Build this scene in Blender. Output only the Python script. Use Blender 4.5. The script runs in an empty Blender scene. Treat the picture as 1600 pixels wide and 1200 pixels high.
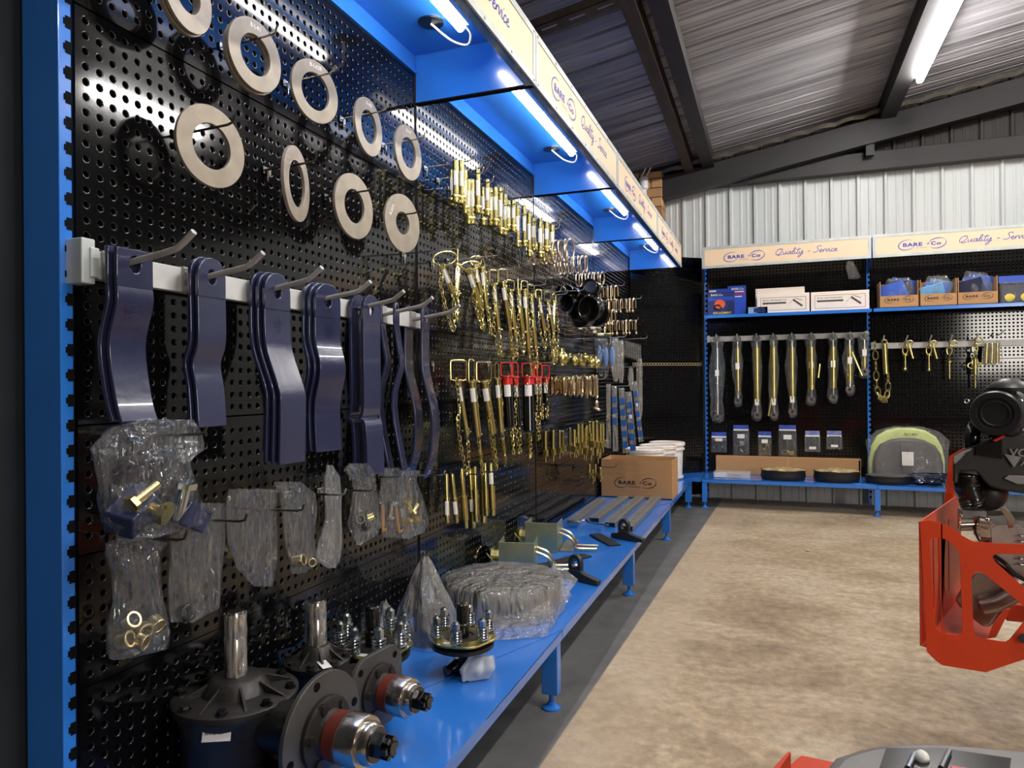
import bpy, bmesh, math, random
import numpy as np
from mathutils import Vector, Matrix, noise
random.seed(7)
C = bpy.context.scene.collection
PI = math.pi
# ---------------------------------------------------------------- camera
CX, CZ, FPX = 1.3087, 1.1654, 1096.67
def _axes():
    y, t, r = math.radians(20.4677), math.radians(0.0736), math.radians(0.4853)
    F = Vector((-math.sin(y), math.cos(y), 0)); R = Vector((math.cos(y), math.sin(y), 0)); U = Vector((0, 0, 1))
    F, U = F*math.cos(t)+U*math.sin(t), U*math.cos(t)-F*math.sin(t)
    return F, R*math.cos(r)-U*math.sin(r), U*math.cos(r)+R*math.sin(r)
CF, CR, CU = _axes()
CAM = Vector((CX, 0, CZ))
cd = bpy.data.cameras.new('camera'); cam = bpy.data.objects.new('camera', cd); C.objects.link(cam)
M = Matrix((CR, CU, -CF)).transposed().to_4x4(); M.translation = CAM
cam.matrix_world = M
cd.sensor_width = 36; cd.lens = 36*FPX/1600; cd.clip_start = 0.05; cd.clip_end = 60
bpy.context.scene.camera = cam
# ---------------------------------------------------------------- world, exposure
w = bpy.data.worlds.new('world'); bpy.context.scene.world = w; w.use_nodes = True
w.node_tree.nodes['Background'].inputs[0].default_value = (0.75, 0.85, 1, 1)
w.node_tree.nodes['Background'].inputs[1].default_value = 0.05
vs = bpy.context.scene.view_settings
bpy.context.scene.display_settings.display_device = 'sRGB'
vs.view_transform = 'Standard'; vs.look = 'None'; vs.gamma = 1; vs.use_curve_mapping = False
vs.exposure = 0.9
TUBE_E, ROOF_E = 28.0, 125.0      # strength of the shelf tubes and of the roof battens
WARM, COOL = (1, 0.86, 0.70), (0.93, 0.97, 1)
def area(name, loc, rot, sx, sy, power, col):
    l = bpy.data.lights.new(name, 'AREA'); l.shape = 'RECTANGLE'; l.size = sx; l.size_y = sy; l.energy = power; l.color = col
    o = bpy.data.objects.new(name, l); C.objects.link(o); o.location = loc; o.rotation_euler = rot
    return o
# unseen added light behind the camera, placed for the glare on the back pegboard
area('unseen_rear_light', (5.9, -2.6, 2.0), (math.radians(80), 0, math.radians(30)), 1.5, 1.3, 65, (1, 0.93, 0.84))

def at_x(px, py, X):            # where the sight line of a point of the photo meets the plane x = X
    v = CF + CR*((px-800)/FPX) - CU*((py-600)/FPX); t = (X-CX)/v.x
    return CAM + v*t
def at_y(px, py, Y):
    v = CF + CR*((px-800)/FPX) - CU*((py-600)/FPX); t = Y/v.y
    return CAM + v*t
def at_z(px, py, Z):
    v = CF + CR*((px-800)/FPX) - CU*((py-600)/FPX); t = (Z-CZ)/v.z
    return CAM + v*t
# ---------------------------------------------------------------- materials
def lin(c):
    return tuple(((x/255)/12.92 if x/255 <= 0.04045 else ((x/255+0.055)/1.055)**2.4) for x in c)
def mat(name, rgb, rough=0.5, metal=0, coat=0, var=0.12, scale=12, bump=0, bscale=60, emit=0, spec=0.5, col2=None, stretch=None):
    m = bpy.data.materials.new(name); m.use_nodes = True; n = m.node_tree.nodes; L = m.node_tree.links
    b = n['Principled BSDF']; c = lin(rgb)
    tc = n.new('ShaderNodeTexCoord'); mp = n.new('ShaderNodeMapping'); L.new(tc.outputs['Object'], mp.inputs[0])
    if stretch: mp.inputs['Scale'].default_value = stretch
    nz = n.new('ShaderNodeTexNoise'); nz.inputs['Scale'].default_value = scale; nz.inputs['Detail'].default_value = 4
    L.new(mp.outputs[0], nz.inputs['Vector'])
    mx = n.new('ShaderNodeMix'); mx.data_type = 'RGBA'
    d = lin(col2) if col2 else tuple(x*(1-var) for x in c)
    u = c if col2 else tuple(min(1, x*(1+var)) for x in c)
    mx.inputs[6].default_value = (*u, 1); mx.inputs[7].default_value = (*d, 1)
    rp = n.new('ShaderNodeMapRange'); rp.inputs[1].default_value = 0.3; rp.inputs[2].default_value = 0.7
    L.new(nz.outputs['Fac'], rp.inputs[0]); L.new(rp.outputs[0], mx.inputs[0]); L.new(mx.outputs[2], b.inputs['Base Color'])
    b.inputs['Roughness'].default_value = rough; b.inputs['Metallic'].default_value = metal
    b.inputs['Coat Weight'].default_value = coat; b.inputs['Coat Roughness'].default_value = 0.05
    b.inputs['Specular IOR Level'].default_value = spec
    if bump:
        n2 = n.new('ShaderNodeTexNoise'); n2.inputs['Scale'].default_value = bscale; n2.inputs['Detail'].default_value = 5
        L.new(mp.outputs[0], n2.inputs['Vector'])
        bp = n.new('ShaderNodeBump'); bp.inputs['Strength'].default_value = bump; bp.inputs['Distance'].default_value = 0.01
        L.new(n2.outputs['Fac'], bp.inputs['Height']); L.new(bp.outputs[0], b.inputs['Normal'])
    if emit:
        b.inputs['Emission Color'].default_value = (*c, 1); b.inputs['Emission Strength'].default_value = emit
    return m
def glow(name, rgb, s):
    m = bpy.data.materials.new(name); m.use_nodes = True; n = m.node_tree.nodes
    b = n['Principled BSDF']; b.inputs['Base Color'].default_value = (*rgb, 1)
    b.inputs['Emission Color'].default_value = (*rgb, 1); b.inputs['Emission Strength'].default_value = s
    return m
def film(name, tint=(235, 240, 245), haze=0.04, gloss=0.62, bscale=13, strength=0.9):
    m = bpy.data.materials.new(name); m.use_nodes = True; n = m.node_tree.nodes; L = m.node_tree.links
    n.remove(n['Principled BSDF']); out = n['Material Output']
    tr = n.new('ShaderNodeBsdfTransparent'); df = n.new('ShaderNodeBsdfDiffuse'); gl = n.new('ShaderNodeBsdfGlossy')
    df.inputs[0].default_value = (*lin(tint), 1); gl.inputs['Roughness'].default_value = 0.09
    tc = n.new('ShaderNodeTexCoord')
    mu = n.new('ShaderNodeTexNoise'); mu.noise_dimensions = '3D'; mu.inputs['Scale'].default_value = bscale; mu.inputs['Detail'].default_value = 1.5; mu.inputs['Distortion'].default_value = 0.7
    mp = n.new('ShaderNodeMapping'); mp.inputs['Scale'].default_value = (1, 1, 0.4); L.new(tc.outputs['Object'], mp.inputs[0]); L.new(mp.outputs[0], mu.inputs['Vector'])
    m5 = n.new('ShaderNodeMapping'); m5.inputs['Scale'].default_value = (1, 1, 0.10); L.new(tc.outputs['Object'], m5.inputs[0])
    cr = n.new('ShaderNodeTexNoise'); cr.inputs['Scale'].default_value = bscale*4.5; cr.inputs['Detail'].default_value = 1; cr.inputs['Distortion'].default_value = 0.4; L.new(m5.outputs[0], cr.inputs['Vector'])
    sm = n.new('ShaderNodeMath'); sm.operation = 'MULTIPLY_ADD'; sm.inputs[1].default_value = 0.30; L.new(cr.outputs['Fac'], sm.inputs[0]); L.new(mu.outputs['Fac'], sm.inputs[2])
    bp = n.new('ShaderNodeBump'); bp.inputs['Strength'].default_value = strength; bp.inputs['Distance'].default_value = 0.06
    L.new(sm.outputs[0], bp.inputs['Height']); L.new(bp.outputs[0], gl.inputs['Normal']); L.new(bp.outputs[0], df.inputs['Normal'])
    fr = n.new('ShaderNodeLayerWeight'); fr.inputs['Blend'].default_value = 0.35; L.new(bp.outputs[0], fr.inputs['Normal'])
    m1 = n.new('ShaderNodeMixShader'); m1.inputs[0].default_value = haze; L.new(tr.outputs[0], m1.inputs[1]); L.new(df.outputs[0], m1.inputs[2])
    pw = n.new('ShaderNodeMath'); pw.operation = 'POWER'; pw.inputs[1].default_value = 1.8; L.new(fr.outputs['Facing'], pw.inputs[0])
    ma = n.new('ShaderNodeMath'); ma.operation = 'MULTIPLY_ADD'; ma.inputs[1].default_value = gloss; ma.inputs[2].default_value = 0.045
    L.new(pw.outputs[0], ma.inputs[0])
    m2 = n.new('ShaderNodeMixShader'); L.new(ma.outputs[0], m2.inputs[0]); L.new(m1.outputs[0], m2.inputs[1]); L.new(gl.outputs[0], m2.inputs[2])
    L.new(m2.outputs[0], out.inputs['Surface'])
    return m
BLUE = mat('blue_enamel', (46, 120, 214), 0.2, 0, 0.5, var=0.05, scale=3)
DBLUE = mat('dark_blue_enamel', (18, 84, 180), 0.3, 0, 0.3, var=0.05)
BLACK = mat('gloss_black_enamel', (9, 9, 10), 0.09, 0, 0.0, var=0.2, scale=5, bump=0.012, bscale=7, spec=0.5)
MBLACK = mat('matt_black', (9, 9, 10), 0.8, spec=0.1)
GREYW = mat('light_grey_rail', (205, 205, 202), 0.35)
ROD = mat('grey_hook_coating', (168, 165, 160), 0.35, 0.1)
WIRE = mat('zinc_wire', (190, 188, 180), 0.22, 1)
DWIRE = mat('dark_wire', (90, 86, 78), 0.3, 1)
ALU = mat('aluminium_frame', (188, 194, 194), 0.4, 0.2, bump=0.02, bscale=200)
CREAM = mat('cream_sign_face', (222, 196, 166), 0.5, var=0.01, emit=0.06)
INK = mat('blue_sign_ink', (32, 62, 175), 0.5, var=0)
BINK = mat('navy_print', (22, 24, 52), 0.6, var=0)
RING = mat('sawn_steel', (146, 136, 120), 0.5, 0.35, var=0.12, scale=25, bump=0.05, bscale=90)
BLADE = mat('navy_enamel', (40, 45, 74), 0.26, 0, 0.5, var=0.08, scale=8, bump=0.06, bscale=55)
BRASS = mat('yellow_zinc_plate', (230, 212, 142), 0.27, 1, var=0.3, scale=10, col2=(198, 188, 120))
BRASS2 = mat('pale_yellow_zinc', (238, 228, 180), 0.28, 1, var=0.3, scale=9, col2=(215, 185, 150))
RINGW = mat('dull_wire_ring', (206, 190, 165), 0.3, 1)
COPPER = mat('rosy_zinc_plate', (235, 185, 150), 0.25, 1, scale=14, col2=(190, 170, 110))
WHITE = mat('white_label', (232, 230, 226), 0.5, var=0.02)
PRINT = mat('label_print', (60, 60, 62), 0.6, var=0)
RED = mat('red_enamel', (205, 34, 36), 0.3, 0, 0.4)
BLK2 = mat('black_enamel', (14, 14, 15), 0.2, 0, 0.5)
CAST = mat('black_cast_iron', (40, 37, 35), 0.42, 0.25, var=0.25, scale=18, bump=0.14, bscale=70)
CASTG = mat('grey_cast_flange', (78, 77, 76), 0.42, 0.35, var=0.15, scale=10, bump=0.06, bscale=60)
STEEL = mat('turned_steel', (196, 190, 182), 0.2, 1, var=0.08, scale=30)
ZINC = mat('bright_zinc', (196, 205, 212), 0.2, 1)
RUST = mat('red_rubber_seal', (108, 42, 28), 0.55, var=0.15, scale=20)
KRAFT = mat('kraft_cardboard', (182, 138, 92), 0.75, var=0.06, scale=6, stretch=(1, 1, 8))
KRAFT2 = mat('pale_cardboard', (205, 168, 122), 0.75, var=0.06)
TUB = mat('white_plastic', (226, 224, 222), 0.35)
LTUB = mat('pail_lid_plastic', (232, 222, 214), 0.4)
ORANGE = mat('orange_enamel', (200, 60, 24), 0.42, 0, 0.0, var=0.04, spec=0.35)
PLAS = mat('black_moulded_plastic', (30, 30, 31), 0.42, bump=0.03, bscale=300)
GPLAS = mat('grey_moulded_plastic', (120, 117, 116), 0.5)
CHAN = mat('grey_primer', (128, 126, 122), 0.4, 0.2)
SEATG = mat('grey_vinyl', (88, 84, 84), 0.5)
LIME = mat('lime_foam', (214, 226, 140), 0.6)
FAB = mat('black_bag_cloth', (14, 14, 16), 0.55, bump=0.4, bscale=25)
PHOTOC = mat('printed_card', (225, 205, 150), 0.4, scale=22, col2=(120, 80, 60))
FILM = film('clear_film', tint=(222, 234, 250))
FILMW = film('milky_film', haze=0.10, gloss=0.5, bscale=12)
FILMT = film('thick_clear_film', tint=(225, 222, 215), haze=0.10, gloss=0.5, bscale=14, strength=0.9)
FILMH = film('creased_thick_film', tint=(232, 228, 220), haze=0.22, gloss=0.8, bscale=15, strength=1.0)
TUBEM = glow('tube_glow', (1, 0.93, 0.84), TUBE_E)
ROOFM = glow('batten_glow', (1, 0.97, 0.93), ROOF_E)
# ---------------------------------------------------------------- mesh collector
class MB:
    def __init__(s): s.v = []; s.f = []
    def add(s, vs, fs, mx=None):
        o = len(s.v)
        s.v += [tuple(mx @ Vector(p)) for p in vs] if mx else [tuple(p) for p in vs]
        s.f += [tuple(i+o for i in f) for f in fs]; return s
    def box(s, x0, x1, y0, y1, z0, z1, mx=None):
        return s.add([(x0,y0,z0),(x1,y0,z0),(x1,y1,z0),(x0,y1,z0),(x0,y0,z1),(x1,y0,z1),(x1,y1,z1),(x0,y1,z1)],
              [(0,3,2,1),(4,5,6,7),(0,1,5,4),(1,2,6,5),(2,3,7,6),(3,0,4,7)], mx)
    def prism(s, poly, z0, z1, mx=None):
        n = len(poly)
        return s.add([(x,y,z0) for x,y in poly]+[(x,y,z1) for x,y in poly],
              [tuple(range(n))[::-1], tuple(range(n,2*n))]+[(i,(i+1)%n,n+(i+1)%n,n+i) for i in range(n)], mx)
    def tube(s, pts, r, n=8, closed=False, cap=True, mx=None):
        P = [Vector(p) for p in pts]; m = len(P); R = r if isinstance(r, (list, tuple)) else [r]*m
        vs = []; up = None
        for i in range(m):
            a = P[(i-1) % m] if (closed or i > 0) else P[i]; b = P[(i+1) % m] if (closed or i < m-1) else P[i]
            d = (b-a)
            d = d.normalized() if d.length > 1e-9 else Vector((0,0,1))
            if up is None:
                up = d.orthogonal().normalized()
            up = (up - d*up.dot(d))
            up = up.normalized() if up.length > 1e-6 else d.orthogonal().normalized()
            q = d.cross(up)
            for k in range(n):
                t = 2*PI*k/n; vs.append(P[i]+(up*math.cos(t)+q*math.sin(t))*R[i])
        fs = []
        for i in range(m if closed else m-1):
            for k in range(n):
                j = (i+1) % m; fs.append((i*n+k, i*n+(k+1)%n, j*n+(k+1)%n, j*n+k))
        if cap and not closed: fs += [tuple(range(n))[::-1], tuple((m-1)*n+k for k in range(n))]
        return s.add(vs, fs, mx)
    def cyl(s, p0, p1, r0, r1=None, n=16, mx=None):
        r1 = r0 if r1 is None else r1
        return s.tube([p0, p1], [r0, r1], n, mx=mx)
    def lathe(s, prof, n=24, mx=None, cap=True):        # prof of (radius, z)
        vs = [(r*math.cos(2*PI*k/n), r*math.sin(2*PI*k/n), z) for r, z in prof for k in range(n)]; m = len(prof)
        fs = [(i*n+k, i*n+(k+1)%n, (i+1)*n+(k+1)%n, (i+1)*n+k) for i in range(m-1) for k in range(n)]
        if cap: fs += [tuple(range(n))[::-1], tuple((m-1)*n+k for k in range(n))]
        return s.add(vs, fs, mx)
    def ringplate(s, outer, inner, z0, z1, mx=None):    # plate between two loops of equal length
        n = len(outer); L = [(p, z) for z in (z0, z1) for p in (list(outer)+list(inner))]
        vs = [(p[0], p[1], z) for p, z in L]; fs = []
        for i in range(n):
            j = (i+1) % n
            fs += [(i, n+i, n+j, j), (2*n+i, 2*n+j, 3*n+j, 3*n+i), (i, j, 2*n+j, 2*n+i), (n+i, 3*n+i, 3*n+j, n+j)]
        return s.add(vs, fs, mx)
    def torus(s, R, r, n=28, k=8, mx=None, sy=1.0, a0=0, a1=None):
        if a1 is None:
            return s.tube([(R*math.cos(2*PI*i/n), R*sy*math.sin(2*PI*i/n), 0) for i in range(n)], r, k, closed=True, mx=mx)
        return s.tube([(R*math.cos(a0+(a1-a0)*i/n), R*sy*math.sin(a0+(a1-a0)*i/n), 0) for i in range(n+1)], r, k, mx=mx)
    def ball(s, c, r, n=16, m=10, mx=None):
        c = Vector(c)
        vs = [c+Vector((r*math.sin(PI*i/m)*math.cos(2*PI*k/n), r*math.sin(PI*i/m)*math.sin(2*PI*k/n), r*math.cos(PI*i/m))) for i in range(m+1) for k in range(n)]
        return s.add(vs, [(i*n+k, (i+1)*n+k, (i+1)*n+(k+1)%n, i*n+(k+1)%n) for i in range(m) for k in range(n)], mx)
    def grid(s, rows, closed_u=False, mx=None):         # rows of equal length points
        m, n = len(rows), len(rows[0]); vs = [p for r in rows for p in r]
        fs = [(i*n+k, i*n+(k+1)%n, (i+1)*n+(k+1)%n, (i+1)*n+k) for i in range(m-1) for k in range(n if closed_u else n-1)]
        return s.add(vs, fs, mx)
    def build(s, name, m, parent=None, smooth=35, bevel=0, weld=True):
        me = bpy.data.meshes.new(name); me.from_pydata(s.v, [], s.f)
        bm = bmesh.new(); bm.from_mesh(me)
        if weld: bmesh.ops.remove_doubles(bm, verts=bm.verts, dist=1e-6)
        bmesh.ops.recalc_face_normals(bm, faces=bm.faces); bm.to_mesh(me); bm.free()
        me.materials.append(m)
        if smooth:
            me.polygons.foreach_set('use_smooth', [True]*len(me.polygons)); me.set_sharp_from_angle(angle=math.radians(smooth))
        o = bpy.data.objects.new(name, me); C.objects.link(o)
        if parent: o.parent = parent
        if bevel:
            b = o.modifiers.new('bevel', 'BEVEL'); b.width = bevel; b.segments = 2; b.limit_method = 'ANGLE'; b.angle_limit = math.radians(40)
        return o
def tag(o, label, cat, group=None, kind=None):
    if label: o['label'] = label
    if cat: o['category'] = cat
    if group: o['group'] = group
    if kind: o['kind'] = kind
    return o
def thing(name, label, cat, loc=(0,0,0), rot=(0,0,0), group=None):
    o = bpy.data.objects.new(name, None); C.objects.link(o); o.empty_display_size = 0.05
    o.location = loc; o.rotation_euler = (0,0,rot) if isinstance(rot, (int, float)) else tuple(rot)
    return tag(o, label, cat, group)
def _words(x): return len(x.replace('-', ' ').split())
def struct(o): o['kind'] = 'structure'; return o
KIDS = {}
def dup(root, loc=None, rot=None, label=None, group=None, scale=None):
    def cp(o, parent):
        c = o.copy(); C.objects.link(c)
        if parent: c.parent = parent
        for ch in [x for x in list(o.children)]: cp(ch, c)
        return c
    r = cp(root, None)
    if loc is not None: r.location = loc
    if rot is not None: r.rotation_euler = rot if isinstance(rot, (tuple, list)) else (0,0,rot)
    if scale: r.scale = scale if isinstance(scale, (tuple, list)) else (scale,)*3
    if label: r['label'] = label
    if group: r['group'] = group
    return r
def T(x=0, y=0, z=0): return Matrix.Translation((x, y, z))
def RX(a): return Matrix.Rotation(math.radians(a), 4, 'X')
def RY(a): return Matrix.Rotation(math.radians(a), 4, 'Y')
def RZ(a): return Matrix.Rotation(math.radians(a), 4, 'Z')
ORD = 'first second third fourth fifth sixth seventh eighth ninth tenth eleventh twelfth thirteenth fourteenth fifteenth sixteenth seventeenth eighteenth nineteenth twentieth'.split()
def od(i): return ORD[i] if i < 20 else ('twenty-' + ORD[i-20] if i < 29 else ('thirtieth' if i == 29 else 'thirty-' + ORD[i-30]))
def rrect(x0, x1, y0, y1, r, n=4):
    out = []
    for cx, cy, a in ((x1-r, y1-r, 0), (x0+r, y1-r, 90), (x0+r, y0+r, 180), (x1-r, y0+r, 270)):
        for i in range(n+1):
            t = math.radians(a+90*i/n); out.append((cx+r*math.cos(t), cy+r*math.sin(t)))
    return out
def circle(r, n, cx=0, cy=0, a0=0): return [(cx+r*math.cos(a0+2*PI*i/n), cy+r*math.sin(a0+2*PI*i/n)) for i in range(n)]
def catmull(pts, k=5):
    P = [Vector(p) for p in pts]; out = []
    for i in range(len(P)-1):
        a, b, c, d = P[max(0,i-1)], P[i], P[i+1], P[min(len(P)-1,i+2)]
        for j in range(k):
            t = j/k; out.append(0.5*((2*b)+(c-a)*t+(2*a-5*b+4*c-d)*t*t+(3*b-a-3*c+d)*t**3))
    out.append(P[-1]); return out
# ---------------------------------------------------------------- lettering
def text_mb(mb, s, x, y, h, wide=1.0, bold=0.0, shear=0.0, align='LEFT', mx=None, spacing=1.0):
    cu = bpy.data.curves.new('t', 'FONT'); cu.body = s; cu.size = h/0.7; cu.offset = bold*h; cu.shear = shear; cu.align_x = align; cu.space_character = spacing; cu.resolution_u = 3
    o = bpy.data.objects.new('t', cu); C.objects.link(o)
    me = bpy.data.meshes.new_from_object(o.evaluated_get(bpy.context.evaluated_depsgraph_get()))
    vs = [(v.co.x*wide+x, v.co.y+y, 0) for v in me.vertices]
    mb.add(vs, [tuple(p.vertices) for p in me.polygons], mx)
    wd = max([v[0] for v in vs] or [0])
    bpy.data.objects.remove(o); bpy.data.curves.remove(cu); bpy.data.meshes.remove(me)
    return wd
def stroke(mb, pts, wd, mx=None):
    P = catmull([(x, y, 0) for x, y in pts], 4); n = len(P); rows = []
    for i, p in enumerate(P):
        d = (P[min(n-1,i+1)]-P[max(0,i-1)]); d = d.normalized() if d.length > 1e-9 else Vector((1,0,0))
        q = Vector((-d.y, d.x, 0)); ww = wd(i/(n-1)) if callable(wd) else wd
        rows.append([p+q*ww/2, p-q*ww/2])
    mb.grid(rows, mx=mx)
GL = {'Q': (1.9, [[(0.95,2.1),(0.3,1.75),(0,0.7),(0.45,0),(1.15,0.5),(1.5,1.5),(1.15,2.15),(0.8,1.85)], [(0.55,0.35),(1.0,-0.25),(1.7,0.1)]]),
 'u': (1.1, [[(0,0.95),(0.03,0.2),(0.3,0),(0.6,0.35),(0.75,1),(0.72,0.2),(1.1,0.15)]]),
 'a': (1.15, [[(0.8,0.9),(0.4,1),(0.05,0.5),(0.3,0),(0.68,0.4),(0.85,1),(0.8,0.15),(1.15,0.15)]]),
 'l': (0.65, [[(0,0.2),(0.45,1.4),(0.45,2.2),(0.2,1.8),(0.1,0.3),(0.35,0),(0.65,0.2)]]),
 'i': (0.5, [[(0,0.9),(0.03,0.12),(0.5,0.2)], [(0.2,1.5),(0.28,1.6)]]),
 't': (0.7, [[(0.3,2.0),(0.1,0.25),(0.35,0),(0.7,0.2)], [(-0.3,1.45),(0.9,1.6)]]),
 'y': (1.1, [[(0,0.95),(0.05,0.25),(0.35,0.1),(0.75,1),(0.6,-0.7),(0.15,-1.3),(0.05,-0.7),(1.1,0.15)]]),
 '-': (1.2, [[(0.2,0.6),(0.8,0.65)]]), ' ': (0.7, []),
 'S': (1.25, [[(1.4,1.9),(0.95,2.3),(0.35,1.9),(0.7,1.25),(0.9,0.6),(0.45,0.1),(-0.3,0.15)]]),
 'e': (0.85, [[(0,0.35),(0.5,0.65),(0.4,1),(0.1,0.7),(0.12,0.2),(0.45,0),(0.85,0.2)]]),
 'r': (0.7, [[(0,0.9),(0.08,0.05),(0.12,0.6),(0.4,1),(0.7,0.8)]]),
 'v': (0.8, [[(0,1),(0.22,0.02),(0.55,1),(0.8,0.85)]]),
 'c': (0.75, [[(0.6,0.85),(0.3,1),(0,0.5),(0.2,0),(0.75,0.2)]])}
def script_mb(mb, s, x, y, total, xh, mx=None, wd=0.2):
    tw = sum(GL[c][0] for c in s); k = total/tw; cx = 0
    for c in s:
        adv, st = GL[c]
        for q in st: stroke(mb, [(x+(cx+px)*k+py*xh*0.35, y+py*xh) for px, py in q], wd*xh, mx)
        cx += adv
def logo_mb(mb, x, y, W, mx=None, tagline=None):        # two open ellipses and the lettering, W wide, lettering baseline at y
    def ell(cx, cy, a, b, tilt, t0, t1, w0):
        pts = []
        for i in range(15):
            t = math.radians(t0+(t1-t0)*i/14); u, v = a*math.cos(t), b*math.sin(t); r = math.radians(tilt)
            pts.append((x+W*(cx+u*math.cos(r)-v*math.sin(r)), y+W*(cy+u*math.sin(r)+v*math.cos(r))))
        stroke(mb, pts, lambda s: W*w0*(0.35+math.sin(PI*min(1, max(0, s)))*0.9), mx)
    ell(0.185, 0.04, 0.185, 0.118, 10, 52, 318, 0.016)
    ell(0.815, 0.04, 0.185, 0.118, 10, 25, 165, 0.016); ell(0.815, 0.04, 0.185, 0.118, 10, 212, 385, 0.016)
    text_mb(mb, 'BARE', x+W*0.09, y, W*0.082, 1.42, 0.05, mx=mx, spacing=1.1)
    mb.add([(x+W*a, y+W*b, 0) for a, b in ((0.6,0.028),(0.645,0.028),(0.645,0.048),(0.6,0.048))], [(0,1,2,3)], mx)
    text_mb(mb, 'C', x+W*0.68, y, W*0.082, 1.3, 0.05, mx=mx); text_mb(mb, 'o', x+W*0.80, y, W*0.082, 1.45, 0.045, mx=mx)
    if tagline == 'est': text_mb(mb, 'ESTABLISHED', x+W*0.37, y-W*0.055, W*0.018, 1.5, 0, mx=mx)
    if tagline == 'qs': text_mb(mb, 'Quality Service', x+W*0.34, y-W*0.07, W*0.036, 0.9, 0.01, 0.3, mx=mx)
# ================================================================ the shed
def concrete():
    m = bpy.data.materials.new('concrete_floor'); m.use_nodes = True; n = m.node_tree.nodes; L = m.node_tree.links; b = n['Principled BSDF']
    tc = n.new('ShaderNodeTexCoord')
    def nz(sc, det=6, dist=0, vec=None):
        x = n.new('ShaderNodeTexNoise'); x.inputs['Scale'].default_value = sc; x.inputs['Detail'].default_value = det; x.inputs['Distortion'].default_value = dist
        x.inputs['Roughness'].default_value = 0.65
        L.new(vec or tc.outputs['Object'], x.inputs['Vector']); return x
    def ramp(src, stops):
        r = n.new('ShaderNodeValToRGB'); e = r.color_ramp.elements
        e[0].position, e[0].color = stops[0][0], (*lin(stops[0][1]), 1); e[1].position, e[1].color = stops[-1][0], (*lin(stops[-1][1]), 1)
        for p, c in stops[1:-1]: q = e.new(p); q.color = (*lin(c), 1)
        L.new(src, r.inputs[0]); return r
    mp = n.new('ShaderNodeMapping'); mp.inputs['Scale'].default_value = (0.8, 1.25, 1); L.new(tc.outputs['Object'], mp.inputs[0])
    a = ramp(nz(1.6, 8, 0.6, mp.outputs[0]).outputs['Fac'], [(0.30, (165, 140, 112)), (0.5, (205, 182, 150)), (0.66, (228, 210, 184))])
    f = ramp(nz(22, 6).outputs['Fac'], [(0.3, (150, 150, 150)), (0.55, (215, 215, 215)), (0.7, (250, 250, 250))])
    mu = n.new('ShaderNodeMix'); mu.data_type = 'RGBA'; mu.blend_type = 'MULTIPLY'; mu.inputs[0].default_value = 0.75
    L.new(a.outputs[0], mu.inputs[6]); L.new(f.outputs[0], mu.inputs[7])
    sp = n.new('ShaderNodeSeparateXYZ'); L.new(tc.outputs['Object'], sp.inputs[0])
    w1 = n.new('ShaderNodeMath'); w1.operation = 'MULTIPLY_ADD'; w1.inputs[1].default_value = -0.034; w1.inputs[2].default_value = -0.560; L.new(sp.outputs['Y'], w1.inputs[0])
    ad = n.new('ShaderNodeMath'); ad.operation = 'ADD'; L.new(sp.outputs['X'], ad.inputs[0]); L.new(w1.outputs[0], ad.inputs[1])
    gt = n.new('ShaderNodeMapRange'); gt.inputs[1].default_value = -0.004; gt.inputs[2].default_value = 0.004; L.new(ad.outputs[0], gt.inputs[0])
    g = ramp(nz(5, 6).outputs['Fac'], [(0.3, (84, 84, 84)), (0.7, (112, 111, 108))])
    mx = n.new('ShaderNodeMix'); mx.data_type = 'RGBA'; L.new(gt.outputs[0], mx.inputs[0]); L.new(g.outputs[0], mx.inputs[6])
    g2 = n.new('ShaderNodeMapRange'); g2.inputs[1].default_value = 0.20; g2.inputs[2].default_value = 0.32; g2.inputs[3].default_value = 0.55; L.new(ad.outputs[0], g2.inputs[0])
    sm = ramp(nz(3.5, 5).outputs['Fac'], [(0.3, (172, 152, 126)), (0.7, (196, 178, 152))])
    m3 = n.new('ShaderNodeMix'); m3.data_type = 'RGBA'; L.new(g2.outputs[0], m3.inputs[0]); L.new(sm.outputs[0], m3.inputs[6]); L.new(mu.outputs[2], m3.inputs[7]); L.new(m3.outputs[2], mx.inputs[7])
    L.new(mx.outputs[2], b.inputs['Base Color']); b.inputs['Roughness'].default_value = 0.6
    bp = n.new('ShaderNodeBump'); bp.inputs['Strength'].default_value = 0.25; bp.inputs['Distance'].default_value = 0.004
    L.new(nz(60, 8).outputs['Fac'], bp.inputs['Height']); L.new(bp.outputs[0], b.inputs['Normal'])
    return m
def sheetmat(name, rgb, dark, rough=0.35, metal=0.0, streak=(14, 0.35, 1)):
    return mat(name, rgb, rough, metal, 0, scale=1.0, col2=dark, stretch=streak, bump=0.02, bscale=3)
WALLM = sheetmat('pale_steel_sheet', (204, 207, 206), (184, 190, 191), 0.4, 0, (3, 3, 0.3))
ROOFSHEET = sheetmat('weathered_zinc_sheet', (186, 184, 188), (118, 115, 120), 0.42, 0.25, (0.6, 8, 1))
DARKW = mat('charcoal_wall', (32, 39, 46), 0.8, var=0.15, scale=7)
PLAIN = mat('plain_shed_wall', (74, 72, 70), 0.8)
TIMB = mat('black_painted_steel', (30, 28, 29), 0.58, 0, 0.0, var=0.2, scale=3, stretch=(1, 1, 6))
TIMB2 = mat('brown_timber', (70, 58, 48), 0.75, var=0.3, scale=6, stretch=(4, 0.5, 4))
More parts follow.
